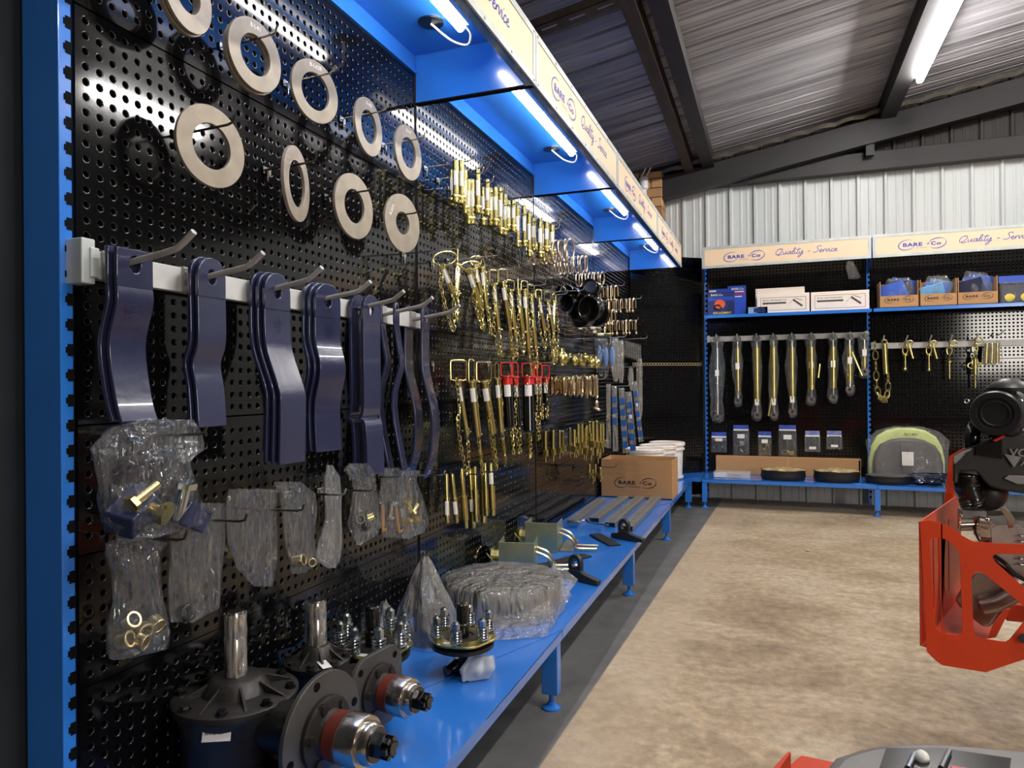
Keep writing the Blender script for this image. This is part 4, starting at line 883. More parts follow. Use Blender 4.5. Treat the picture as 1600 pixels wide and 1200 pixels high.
for i, (x0, y0, x1, y1, w_, Y) in enumerate(((951,600,951,700,7,4.9),(960,603,962,705,8,5.0),(971,606,978,708,9,5.1),(982,612,990,712,10,5.25),(991,596,1002,690,7,5.4))):
    a, b = at_y(x0, y0, Y), at_y(x1, y1, Y); L_ = (b-a).length; wd = w_/FPX*Y
    t = thing('packed_strip', 'blue and clear packed strip hanging down, '+od(i)+' from the brass links', 'packaging', a, group='blue packed strips')
    d = (b-a); ang = math.atan2(d.x, -d.z); R_ = RY(-math.degrees(ang))
    MB().box(-wd/2, wd/2, -0.006, 0.0, -L_, 0, R_).build('clear_sleeve', FILMH, t, smooth=0)
    mb = MB()
    if i > 0:
        for k in range(5 if i > 1 else 3): MB().box(-wd*0.42, wd*0.42, -0.008, -0.007, -L_*(0.16+0.165*k+0.1), -L_*(0.16+0.165*k), R_).build('printed_block', STRIP, t, smooth=0)
    if i in (3, 4): MB().box(-wd*0.2, wd*0.3, -0.0095, -0.0085, -L_*0.42, -L_*0.36, R_).build('sticker', WHITE, t, smooth=0)
for k, (Y, px, py) in enumerate(((5.0,950,528),(5.1,965,604),(5.4,985,574),(5.9,985,530))):
    h = at_y(px, py, Y); wire_hook(0.32, Y, h.z, ['wire hook of the blue cloth bags','wire hook of the blue packed strips','wire hook of the single bag of screws','wire hook of the short cream packets'][k], None)
for i in range(7):
    p = at_y(976+3.6*i, 532+1.2*i, 5.9); o = MB().box(-0.004, 0.004, -0.03, 0.03, -0.13, 0, None).build('small_packet', FILMT, None, smooth=0, bevel=0.002); o.location = (p.x, 5.9, p.z); o.rotation_euler = (0, 0, 0.9)
    tag(o, 'short cream packet, '+od(i)+' from the board in the far row near the corner', 'packet', 'cream packets near the corner')
# ================================================================ on the long bench
ZB = HB
def hexbolt_mb(mb, p, d, r, h): q = Vector(d).to_track_quat('Z', 'Y').to_matrix().to_4x4(); q.translation = Vector(p); mb.prism(circle(r, 6), 0, h, q); mb.cyl((0,0,-0.001), (0,0,0.002), r*1.35, n=14, mx=q); return mb
def gearbox(loc, rz, label, big, rc, H, fx, cz, R_, s, sr, sl):
    """local +x = output shaft direction; origin under the gearbox on the bench"""
    t = thing('gearbox', label, 'gearbox', loc, (0, 0, math.radians(rz)), group=None)
    b = MB()
    b.lathe([(rc*0.66,0),(rc*0.74,0.01),(rc*0.80,H*0.35),(rc*0.88,H-0.03),(rc*0.97,H-0.012),(rc*0.97,H)], 40)
    b.cyl((rc*0.3,0,cz-0.02), (fx,0,cz), min(H-cz+0.014, 0.09), 0.066, 32)
    b.box(-rc*0.8, -rc*0.45, -0.06, 0.06, 0, H*0.7); b.box(0.0, fx-0.01, -0.045, 0.045, 0, 0.05)
    b.build('housing', CAST, t, smooth=40, bevel=0.002)
    rb = rc*0.42; bz = H+0.05
    c = MB(); c.lathe([(rc,H),(rc,H+0.010),(rc*0.95,H+0.013),(rc*0.55,H+0.018),(rb,bz-0.004),(rb*0.85,bz)], 48)
    for k in range(8):
        c.add([(rb*0.97,-0.003,H+0.044),(rb*0.97,0.003,H+0.044),(rc*0.92,0.003,H+0.015),(rc*0.92,-0.003,H+0.015),(rb*0.97,-0.003,H+0.012),(rb*0.97,0.003,H+0.012),(rc*0.92,0.003,H+0.010),(rc*0.92,-0.003,H+0.010)], [(0,1,2,3),(7,6,5,4),(0,3,7,4),(1,5,6,2),(0,4,5,1),(3,2,6,7)], RZ(45*k+10))
    cv = c.build('top_cover', CAST, t, smooth=35, bevel=0.001)
    for k in range(8): a = math.radians(45*k+32); hexbolt_mb(MB(), (rc*0.87*math.cos(a), rc*0.87*math.sin(a), H+0.013), (0,0,1), 0.0105, 0.010).build('cover_bolt', BLK2 if big else CAST, cv, smooth=0)
    sh = MB().lathe([(sr,bz),(sr,bz+sl*0.56),(sr*0.93,bz+sl*0.58),(sr*0.93,bz+sl*0.62),(sr,bz+sl*0.64),(sr,bz+sl*0.94),(sr*0.85,bz+sl)], 24).build('input_shaft', STEEL, t, smooth=40)
    w = MB(); rows = [[((sr*1.06+0.0012*math.sin(k*1.7+i))*math.cos(2*PI*k/24), (sr*1.06+0.0012*math.sin(k*2.3+i*1.3))*math.sin(2*PI*k/24), bz+0.002+i*sl*0.068) for k in range(24)] for i in range(15)]
    w.grid(rows, closed_u=True).build('film_wrap', FILMH, sh, smooth=60)
    mx = T(fx, 0, cz) @ RY(90); n = 40
    if big: outl = circle(R_, n)
    else: outl = [(R_*min(1.0, 0.86/max(abs(math.cos(a)), 1e-6))*math.cos(a), R_*1.02*min(1, 0.86/max(abs(math.sin(a)), 1e-6))*math.sin(a)) for a in [2*PI*k/n for k in range(n)]]
    fl = MB().ringplate(outl, circle(0.07*s, n), 0, 0.012, mx).build('mounting_flange', CASTG, t, smooth=40, bevel=0.0015)
    for k in range(4): a = math.radians(90*k+(12 if big else 45)); MB().cyl((R_*0.85*math.cos(a), R_*0.85*math.sin(a), 0.0122), (R_*0.85*math.cos(a), R_*0.85*math.sin(a), 0.0132), 0.0095*s, n=18, mx=mx).build('bolt_hole', MBLACK, fl, smooth=0)
    g = MB().lathe([(0.074*s,0.006*s),(0.074*s,0.022*s),(0.068*s,0.026*s),(0.050*s,0.030*s),(0.045*s,0.040*s)], 36, mx)
    for k in range(6): a = math.radians(60*k+20); hexbolt_mb(g, mx @ Vector((0.06*s*math.cos(a), 0.06*s*math.sin(a), 0.024*s)), (1,0,0), 0.010*s, 0.009*s)
    g.build('bearing_cap', CAST, fl, smooth=40)
    MB().lathe([(0.044*s,0.038*s),(0.049*s,0.042*s),(0.051*s,0.07*s),(0.053*s,0.075*s)], 32, mx).build('red_seal', RUST, t, smooth=40)
    MB().lathe([(0.052*s,0.072*s),(0.052*s,0.118*s),(0.050*s,0.121*s),(0.042*s,0.121*s),(0.042*s,0.132*s),(0.036*s,0.142*s),(0.024*s,0.142*s)], 40, mx).build('output_hub', STEEL, t, smooth=35)
    nn = MB().prism(circle(0.026*s, 6), 0.143*s, 0.166*s, mx); nn.lathe([(0.034*s,0.140*s),(0.034*s,0.146*s)], 24, mx); nn.cyl((0,0,0.15*s), (0,0,0.184*s), 0.012*s, n=14, mx=mx)
    for k in range(6): nn.box(0.014*s, 0.023*s, -0.006*s, 0.006*s, 0.166*s, 0.180*s, mx @ RZ(60*k+30))
    nn.build('castle_nut', BLK2, t, smooth=30, bevel=0.0008)
    if big:
        mm = T(rc*0.42, -rc*0.80, H-0.028) @ RZ(30) @ RX(-20)
        p = MB().box(-0.030, 0.030, 0, 0.0006, -0.013, 0.013, mm).build('part_sticker', WHITE, t, smooth=0)
        m2 = MB(); text_mb(m2, 'BARE-Co', -0.025, 0.001, 0.007, 1, 0.02, mx=mm @ T(0,-0.0004,0) @ RX(90)); m2.build('sticker_print', PRINT, p, smooth=0)
    else:
        MB().box(-0.028, 0.028, -0.012, 0.012, 0, 0.0008, T(rc*0.7, -rc*0.45, H+0.019) @ RZ(-30)).build('part_sticker', WHITE, t, smooth=0)
    return t
gearbox((0.125, 1.31, ZB), -4, 'large black cast gearbox with wrapped shaft and round flange, nearest on the bench', True, 0.140, 0.168, 0.245, 0.135, 0.128, 1.05, 0.0235, 0.150)
gearbox((0.150, 1.585, ZB), -7, 'black cast gearbox with a squared flange behind the nearest gearbox', False, 0.088, 0.148, 0.195, 0.112, 0.115, 0.92, 0.0245, 0.118)
def clutch(loc, s, label, n_b=8, rz=0, tilt=(0, 0)):
    t = thing('slip_clutch', label, 'clutch', loc, (math.radians(tilt[0]), math.radians(tilt[1]), math.radians(rz)))
    MB().lathe([(0.02*s,0.0),(0.03*s,0.002),(0.03*s,0.085*s),(0.1*s,0.088*s),(0.108*s,0.092*s),(0.108*s,0.104*s),(0.06*s,0.106*s)], 40).build('lower_plate', CAST, t, smooth=35)
    MB().lathe([(0.09*s,0.1*s),(0.101*s,0.102*s),(0.101*s,0.112*s),(0.09*s,0.114*s)], 40).build('friction_disc', MBLACK, t, smooth=35)
    n = 48
    outl = [((0.112+0.004*math.cos(n_b*a))*s*math.cos(a), (0.112+0.004*math.cos(n_b*a))*s*math.sin(a)) for a in [2*PI*k/n for k in range(n)]]
    MB().ringplate(outl, circle(0.06*s, n), 0.118*s, 0.125*s).build('pressure_plate', BRASS, t, smooth=35, bevel=0.0008)
    MB().lathe([(0.065*s,0.118*s),(0.065*s,0.1265*s),(0.04*s,0.1265*s),(0.036*s,0.121*s)], 40).build('inner_hub', CAST, t, smooth=35)
    MB().lathe([(0.022*s,0.12*s),(0.022*s,0.165*s),(0.019*s,0.168*s),(0.019*s,0.176*s),(0.022*s,0.179*s),(0.022*s,0.232*s),(0.018*s,0.236*s)], 18).build('splined_shaft', BLK2, t, smooth=35)
    for k in range(n_b):
        a = 2*PI*(k+0.5)/n_b; x, y = 0.092*s*math.cos(a), 0.092*s*math.sin(a)
        b = MB().cyl((x,y,0.085*s), (x,y,0.174*s), 0.006*s, n=10); b.cyl((x,y,0.083*s), (x,y,0.1*s), 0.010*s, n=12); b.lathe([(0.0195*s,0.172*s),(0.0195*s,0.175*s)], 16, T(x,y,0)); b.prism(circle(0.0140*s, 6), 0.175*s, 0.197*s, T(x,y,0)); b.lathe([(0.010*s,0.197*s),(0.007*s,0.203*s)], 10, T(x,y,0))
        bo = b.build('clamp_bolt', ZINC, t, smooth=30)
        MB().tube([(x+0.0180*s*math.cos(q), y+0.0180*s*math.sin(q), (0.128+0.044*j/60)*s) for j, q in enumerate([2*PI*j/12 for j in range(61)])], 0.0031*s, 6).build('spring', ZINC, bo)
    st = MB().box(-0.022, 0.022, -0.009, 0.009, 0, 0.0008, T(-0.02, -0.085*s, 0.1255*s) @ RZ(-10)).build('part_sticker', WHITE, t, smooth=0)
    return t
clutch((0.190, 1.800, ZB), 1.02, 'slip clutch with eight springs and a brass plate, behind the gearboxes', 8, 20)
c2 = clutch((0.398, 1.985, ZB+0.002), 0.90, 'slip clutch standing on its black joint near the bench edge', 6, 10)
MB().tube([(0,0,0.06),(0.0,0,0.03),(-0.03,-0.035,0.018)], [0.022,0.026,0.017], 14).cyl((-0.045,-0.045,0.016), (-0.015,-0.02,0.016), 0.016, n=14).build('universal_joint', BLK2, c2)
# printed bag leaning under the clutch
p0 = Vector((0.46, 1.935, ZB+0.003))
rows = [(p0+Vector((-0.035,-0.02,0)), p0+Vector((0.035,0.03,0.0)), 0.004, Vector((0.5,-0.8,0))),(p0+Vector((-0.045,-0.012,0.03)), p0+Vector((0.05,0.04,0.028)), 0.014, Vector((0.5,-0.8,0))),(p0+Vector((-0.025,0.01,0.065)), p0+Vector((0.04,0.05,0.062)), 0.006, Vector((0.5,-0.8,0)))]
bag('printed_bag', 'small printed plastic bag under the slip clutch near the bench edge', rows[::-1], None, mat('printed_film', (206, 210, 216), 0.3, col2=(160, 170, 190), scale=30), seed=44, rough=0.004)
# cone shaped bag with a part, little crumpled bag
def cone_bag(x, y, r, h, label, seed, m=FILMH, squash=1.0, name='clear_bag'):
    L_ = []; n = 40
    for i in range(15):
        f = i/14; rr = r*(1-f)**0.85*(1 if f > 0.05 else 0.96)+0.010
        L_.append([(rr*math.cos(a)*(1+0.10*math.sin(6*a+i*0.3+seed)+0.08*noise.noise(Vector((math.cos(a)*2+seed, math.sin(a)*2, f*4)))), rr*squash*math.sin(a)*(1+0.10*math.sin(5*a+i*0.2)), h*f+0.012*f*noise.noise(Vector((a, f*5, seed)))) for a in [2*PI*k/n for k in range(n)]])
    mb = MB().grid(L_, closed_u=True); k = len(mb.v); mb.f.append(tuple(range(k-n, k))); o = mb.build(name, m, None, smooth=60); o.location = (x, y, ZB+0.003)
    return tag(o, label, 'bag')
cone_bag(0.165, 2.19, 0.125, 0.29, 'cone-shaped clear bag standing on the bench over a steel hub', 3, squash=0.8)
t = thing('bagged_hub', 'black hub with a steel post inside the cone-shaped bag', 'hub', (0.165, 2.20, ZB+0.004))
MB().lathe([(0.085,0),(0.085,0.02),(0.05,0.03),(0.045,0.10),(0.065,0.11),(0.065,0.12)], 28).build('base', CAST, t); MB().lathe([(0.024,0.12),(0.024,0.215),(0.034,0.218),(0.034,0.228)], 20).build('post', ZINC, t)
cone_bag(0.075, 2.06, 0.06, 0.16, 'little crumpled clear bag against the pegboard behind the clutch', 8)
# stump pan wrapped in film
t = thing('wrapped_disc', 'thick round steel pan wrapped in clear film on the bench', 'disc', (0.285, 2.615, ZB+0.003))
MB().lathe([(0.19,0),(0.228,0.012),(0.232,0.10),(0.222,0.116),(0.10,0.124),(0.0,0.125)], 48, cap=False).build('pan', CASTG, t, smooth=40)
rows = []
for i, (r, z) in enumerate(((0.245,0.0),(0.242,0.03),(0.240,0.075),(0.238,0.108),(0.228,0.124),(0.18,0.131),(0.10,0.134),(0.03,0.135))):
    rows.append([((r+0.006*math.sin(9*a+i)+0.008*noise.noise(Vector((3*math.cos(a), 3*math.sin(a), i))))*math.cos(a), (r+0.006*math.sin(7*a))*math.sin(a), z+0.004*noise.noise(Vector((4*math.cos(a), 4*math.sin(a), i+5)))) for a in [2*PI*k/64 for k in range(64)]])
mb = MB().grid(rows, closed_u=True); k = len(mb.v); mb.f.append(tuple(range(k-64, k)))
def sheet(mb, top, bot, org, seed, nu=14, nv=8, amp=0.007):
    rr = []
    for j in range(nv+1):
        f = j/nv; row = []
        for i in range(nu+1):
            g_ = i/nu; a = top[0].lerp(top[1], g_); b = bot[0].lerp(bot[1], g_); p = a.lerp(b, f)
            row.append(p-org+Vector((1, -0.5, 0.3))*amp*noise.noise(Vector((i*0.5+seed, j*0.45, seed))))
        rr.append(row)
    mb.grid(rr)
og = Vector((0.285, 2.615, ZB+0.003))
sheet(mb, (at_z(752, 915, 0.375), at_z(862, 905, 0.395)), (at_z(775, 1001, ZB+0.006), at_z(857, 994, ZB+0.006)), og, 3)
sheet(mb, (at_z(852, 900, 0.40), at_z(866, 880, 0.405)), (at_z(860, 985, ZB+0.006), at_z(893, 930, ZB+0.006)), og, 7)
sheet(mb, (at_z(864, 876, 0.40), at_z(903, 905, 0.335)), (at_z(868, 960, ZB+0.006), at_z(903, 906, 0.332)), og, 11)
mb.build('film_wrap', FILMH, t, smooth=60)
# yellow zinc brackets
ZY = mat('iridescent_zinc', (206, 196, 140), 0.34, 0.8, scale=7, col2=(150, 170, 150))
def bracket(x, y, rz, label, s=1.0):
    t = thing('jack_bracket', label, 'bracket', (x, y, ZB+0.001), (0, 0, math.radians(rz)), group=None)
    w, d, h, th = 0.13*s, 0.11*s, 0.115*s, 0.005
    MB().box(-w/2, w/2, -d/2, -d/2+th, 0, h).box(-w/2, -w/2+th, -d/2, d/2, 0, h).box(w/2-th, w/2, -d/2, d/2, 0, h).box(-w/2, w/2, -d/2, d/2, 0.02, 0.025).build('box_body', ZY, t, smooth=0, bevel=0.0015)
    MB().cyl((-w/2-0.04, 0.02, 0.05), (-w/2+0.004, 0.02, 0.05), 0.038*s, n=26).ringplate(circle(0.046*s, 24), circle(0.03*s, 24), -0.006, 0, T(-w/2-0.04, 0.02, 0.05) @ RY(90)).build('collar', BRASS, t, smooth=40)
    MB().tube([(-w/2-0.02,-d/2-0.01,0.055),(-w/2-0.055,-d/2-0.02,0.10)], 0.004, 8).build('lock_pin', BRASS, t)
    for k, dz in enumerate((0.0, 0.035)):
        MB().tube(catmull([(w/2+0.0, -0.02+0.05*k, 0.095+dz*0.3), (w/2+0.05, -0.02+0.05*k, 0.075+dz*0.3), (w/2+0.075, -0.02+0.05*k, 0.05), (w/2+0.085, -0.02+0.05*k, 0.022), (w/2+0.11, -0.02+0.05*k, 0.014+0.006*k), (w/2+0.20, -0.01+0.05*k, 0.014+0.006*k)], 4), 0.0085, 6).build('handle_bar', BRASS2, t, smooth=30)
bracket(0.155, 3.16, 12, 'yellow zinc jack bracket with cranked handles behind the wrapped disc', 1.3)
bracket(0.135, 3.62, 6, 'second yellow zinc jack bracket, farther along the bench', 1.35)
def tmount(x, y, rz, label):
    t = thing('tyne_mount', label, 'mount', (x, y, ZB+0.001), (0, 0, math.radians(rz)))
    MB().prism([(-0.10,0),(0.11,0),(0.11,0.022),(0.03,0.038),(0.012,0.05),(-0.045,0.05),(-0.06,0.03),(-0.10,0.026)], -0.016, 0.016, Matrix(((1,0,0,0),(0,0,1,0),(0,1,0,0),(0,0,0,1)))).build('foot', PLAS, t, smooth=30, bevel=0.004)
    n = 24; MB().ringplate([(0.036*math.cos(a) if math.sin(a) > -0.2 else 0.036*(1 if math.cos(a) > 0 else -1)*min(1, abs(math.cos(a))*1.4), 0.040*math.sin(a)) for a in [2*PI*k/n for k in range(n)]], circle(0.018, n), -0.012, 0.012, T(-0.018, 0, 0.078) @ RX(90)).build('eye', PLAS, t, smooth=40, bevel=0.003)
tmount(0.475, 3.08, -22, 'black cast mount with an eye, in front of the nearest zinc bracket')
tmount(0.515, 3.98, -22, 'black cast mount with an eye, beside the grey channels')
for k, (x, y, rz, L_, lb) in enumerate(((0.30,3.36,28,0.40,'long flat black bar lying behind the nearest cast mount'),(0.40,3.92,-35,0.30,'flat black bar lying behind the far cast mount'),(0.25,3.72,-8,0.26,'short grey flat bar beside the far zinc bracket'))):
    o = MB().box(-0.035, 0.035, -L_/2, L_/2, 0, 0.010).build('flat_bar', PLAS if k < 2 else CHAN, None, smooth=0, bevel=0.002); o.location = (x, y, ZB+0.001+0.03*(k == 0)*0); o.rotation_euler = (0, 0, math.radians(-rz)); tag(o, lb, 'metal bar')
for k, (xa, ya, xb, yb) in enumerate(((0.105,4.30,0.085,5.20),(0.215,4.42,0.225,5.34),(0.345,4.30,0.345,5.38),(0.47,4.22,0.462,5.40))):
    L_ = math.hypot(xb-xa, yb-ya); a = math.atan2(xb-xa, yb-ya); n = 14
    t = thing('slotted_channel', 'grey perforated steel channel, '+od(k)+' from the wall in front of the cardboard box', 'steel channel', (xa, ya, ZB+0.001), (0, 0, -a), group='grey slotted channels')
    mb = MB().box(-0.036, -0.031, 0, L_, 0, 0.030).box(0.031, 0.036, 0, L_, 0, 0.030)
    for i in range(n):
        y0_, y1_ = L_*i/n, L_*(i+1)/n; o_ = rrect(-0.031, 0.031, y0_, y1_, 0.0005, 2); cy = (y0_+y1_)/2
        mb.ringplate(o_, [(x*0.42, cy+(y-cy)*0.16) for x, y in o_], 0.026, 0.030)
    mb.build('channel_section', CHAN, t, smooth=0)
t = thing('folded_latch', 'small zinc latch with a wire handle lying on the grey channels', 'latch', (0.20, 4.22, ZB+0.032))
MB().cyl((-0.09,0,0.0), (-0.03,0,0), 0.018, n=16).tube(catmull([(-0.03,0,0),(0.0,0.03,0.012),(0.04,0.0,0.004),(0.16,-0.02,0.0)], 5), 0.006, 8).build('latch_body', ZINC, t)
# ---- cardboard box with print
def open_box(name, x0, x1, y0, y1, h, label, m=KRAFT, loc=None, rz=0, group=None, front=None, side_dark=None):
    t = thing(name, label, 'box', loc or (x0, y0, ZB+0.001), (0, 0, rz), group=group); w, d = x1-x0, y1-y0; th = 0.005
    fh = front or h
    MB().box(0, w, 0, th, 0, fh).box(0, w, d-th, d, 0, h).box(0, w, 0, d, 0, th).build('box_panels', m, t, smooth=0)
    MB().box(0, th, th, d-th, th, h).build('end_panel', m, t, smooth=0); MB().box(w-th, w, th, d-th, th, h).build('end_panel', m, t, smooth=0)
    return t
t = open_box('cardboard_box', 0.022, 0.572, 5.455, 5.80, 0.296, 'open cardboard box printed with the company logo on the blue bench')
mb = MB(); logo_mb(mb, 0.105, 0.105, 0.325, T(0, -0.0012, 0) @ RX(90), 'qs'); mb.build('printed_logo', BINK, t, smooth=0)
MB().add([(0.012, 0.006, 0.296), (0.54, 0.006, 0.296), (0.53, 0.05, 0.262), (0.03, 0.05, 0.262)], [(0,1,2,3)]).build('inner_flap', KRAFT2, t, smooth=0)
# ---- pails
def pail(x, y, label, logo=False):
    t = thing('pail', label, 'bucket', (x, y, ZB+0.001), group='white plastic pails')
    MB().lathe([(0.135,0),(0.138,0.004),(0.152,0.012),(0.152,0.028),(0.139,0.032),(0.148,0.30),(0.148,0.302)], 48).build('tub', TUB, t, smooth=40)
    MB().lathe([(0.152,0.268),(0.163,0.272),(0.163,0.286),(0.154,0.29),(0.154,0.308),(0.166,0.312),(0.167,0.336),(0.160,0.342),(0.150,0.342),(0.146,0.334),(0.02,0.336)], 48).build('lid', LTUB, t, smooth=40)
    if logo:
        mb = MB(); logo_mb(mb, -0.12, 0, 0.24, None); R_ = 0.1478
        mb.v = [(R_*math.sin(v[0]/R_), -R_*math.cos(v[0]/R_), v[1]+0.165) for v in mb.v]; o = mb.build('printed_logo', BINK, t, smooth=0); o.rotation_euler = (0, 0, math.radians(-8))
    return t
pail(0.275, 6.0, 'white lidded pail directly behind the cardboard box')
pail(0.33, 6.345, 'white lidded pail between the two others')
pail(0.36, 6.69, 'white lidded pail with a printed logo, nearest the corner', True)
# ================================================================ back wall run
G9 = 'bagged top links on the back rail'
TL = [(1120,664,.017,1,'zinc-coloured and widest, at the start of the rail'),(1152,639,.018,0,'second along the rail'),(1182,661,.022,0,'third along the rail, with a low white label'),(1208,661,.022,0,'fourth along the rail, with a loose handle at its foot'),(1237,656,.022,0,'fifth along the rail'),(1267,637,.024,0,'sixth along the rail, with a second bar beside it'),(1301,634,.022,0,'seventh along the rail, with a fat lower end'),(1327,622,.02,0,'eighth along the rail'),(1350,594,.018,0,'shortest and last, with a slanting handle')]
def toplink(px, yb, r, zinc, lb, i):
    ytop = 526+ (530-526)*(1-i/8)
    P = at_y(px, ytop, 7.19); B = at_y(px, yb-8, 7.19); L_ = P.z-B.z
    t = thing('top_link', 'top link in clear plastic, '+lb, 'top link', (P.x, 7.19, P.z), group=G9)
    m = ZINC if zinc else BRASS
    MB().ringplate(circle(0.036, 24), circle(0.016, 24), -0.014, 0.014, RX(90)).tube([(0,0,-0.03),(0,0,-0.10)], [0.02, r], 14).build('upper_eye', STEEL, t, smooth=40)
    MB().cyl((0,0,-0.09), (0,0,-L_*0.80), r*1.5, n=18).build('barrel', m, t)
    MB().ringplate(circle(0.036, 24), circle(0.014, 24), -0.014, 0.014, T(0, 0, -L_+0.03) @ RX(90)).tube([(0,0,-L_*0.79),(0,0,-L_+0.055)], [r*0.9, 0.02], 14).build('lower_eye', STEEL, t, smooth=40)
    if i in (3, 5, 8): MB().cyl(*(((-0.05,-0.02,-L_+0.02), (-0.02,-0.02,-L_+0.2)) if i == 3 else (((0.075,-0.01,-0.25), (0.06,-0.01,-L_*0.62)) if i == 5 else ((-0.12,-0.01,-0.09), (-0.02,-0.01,-0.36)))), 0.010, n=10).build('handle', BRASS, t)
    s = MB().box(-0.018, 0.018, -0.032-r*0, -0.030, -L_*(0.42 if i not in (2,3,4) else 0.8)-0.03, -L_*(0.42 if i not in (2,3,4) else 0.8)+0.03).build('part_sticker', WHITE, t, smooth=0)
    w = 0.070 if i == 0 else 0.046; Z = P.z
    prof = [(0.03,w*0.5,.006),(-0.01,w*1.05,.022),(-0.10,w*0.8,.022),(-L_*0.35,w*1.15,.026),(-L_*0.62,w*0.9,.026),(-L_*0.75,w*0.7,.026),(-L_*0.93,w*1.0,.03),(-L_-0.01,w*0.85,.016),(-L_-0.03,w*0.3,.004)]
    o = bag('bag_film', '', [(Vector((P.x-a+0.012*math.sin(i*2+k), 7.185, Z+z)), Vector((P.x+a, 7.185, Z+z)), th, Vector((0,-1,0))) for k, (z, a, th) in enumerate(prof)], None, FILM, seed=60+i, rough=0.006, n=28)
    for kk in ('label', 'category'):
        if kk in o: del o[kk]
    o.parent = t; o.location = o.location-t.location
    h = thing('rail_hook', 'grey peg of the rail carrying the bagged top link '+lb.split(',')[0], 'hook', (P.x, 7.245, P.z+0.006), group='pegs of the back rails')
    MB().tube([(0,0,0),(0,-0.10,0.004),(0,-0.13,0.035)], 0.006, 8).build('prong', ROD, h)
for i, a in enumerate(TL): toplink(*a, i)
# hanging packs with header cards
G10 = 'header card packs below the top links'
PK = [(1111,1136,675,707,'with four small bright fittings',0),(1145,1171,664,711,'with a grey latch',1),(1184,1206,674,715,'full of tiny brass clips',2),(1216,1245,664,715,'with a brass chained pin',3),(1257,1282,673,706,'with dark bolts and no card print',4),(1291,1316,673,702,'with short dark bolts',5)]
for xl, xr, y0, y1, lb, kd in PK:
    a, b = at_y(xl, y0, 7.245), at_y(xr, y1, 7.245); w, h = b.x-a.x, a.z-b.z
    t = thing('header_card_pack', 'small clear pack '+lb+', hanging above the long carton', 'packet', (a.x, 7.245, b.z), (0, 0, 0), group=G10)
    MB().box(w*0.04, w*0.96, -0.006, -0.002, h-0.055, h).build('header_card', mat('header_card_%d' % kd, (36, 62, 160) if kd < 4 else (150, 150, 175), 0.4, col2=(70, 100, 190), scale=40), t, smooth=0)
    MB().box(w*0.04, w*0.96, -0.0066, -0.006, h-0.055, h-0.040).build('card_strip', WHITE, t, smooth=0)
    bg = MB(); bg.box(0, w, -0.02, -0.003, 0, h-0.05); bg.build('clear_pouch', FILM if kd < 4 else FILMW, t, smooth=0, bevel=0.004)
    c = MB(); rr = random.Random(kd)
    if kd == 2:
        for _ in range(70): x, z = rr.uniform(0.015, w-0.015), rr.uniform(0.015, h*0.62); c.box(-0.008, 0.008, -0.0015, 0.0015, -0.002, 0.002, T(x, -0.011+rr.uniform(-.004,.004), z) @ RY(rr.uniform(0, 180)))
        m = BRASS
    elif kd == 0:
        for x, z in ((w*.15,h*.62),(w*.8,h*.62),(w*.15,h*.25),(w*.72,h*.27)): c.ball((x, -0.011, z), 0.010, 10, 6)
        c.cyl((w*.18,-.011,h*.62), (w*.8,-.011,h*.62), 0.005, n=8); m = ZINC
    elif kd == 1: c.box(w*.5, w*.8, -0.013, -0.009, h*.28, h*.42, RY(-8)).tube([(w*.1,-.011,h*.26),(w*.6,-.011,h*.36)], 0.004, 6).tube([(w*.45,-.011,h*.2),(w*.62,-.011,h*.09)], 0.005, 6); m = ZINC
    elif kd == 3: c.torus(0.03, 0.006, 20, 6, T(w*.35, -0.011, h*.17) @ RX(90), sy=0.6); c.box(w*.55, w*.85, -.014, -.008, h*.08, h*.2); chain_mb(c, [(w*.65,-.011,h*.2),(w*.62,-.011,h*.5),(w*.6,-.011,h*.62)], 0.012, 0.001); m = BRASS
    else:
        for k in range(5): c.cyl((w*(.2+.15*k),-.011,h*.15), (w*(.22+.15*k),-.011,h*.72), 0.008, n=8)
        m = DWIRE
    c.build('packed_parts', m, t)
    MB().box(w*.28, w*.72, -0.0225, -0.021, h*(.56 if kd not in (4,5) else .12), h*(.70 if kd not in (4,5) else .25)).build('part_sticker', WHITE, t, smooth=0)
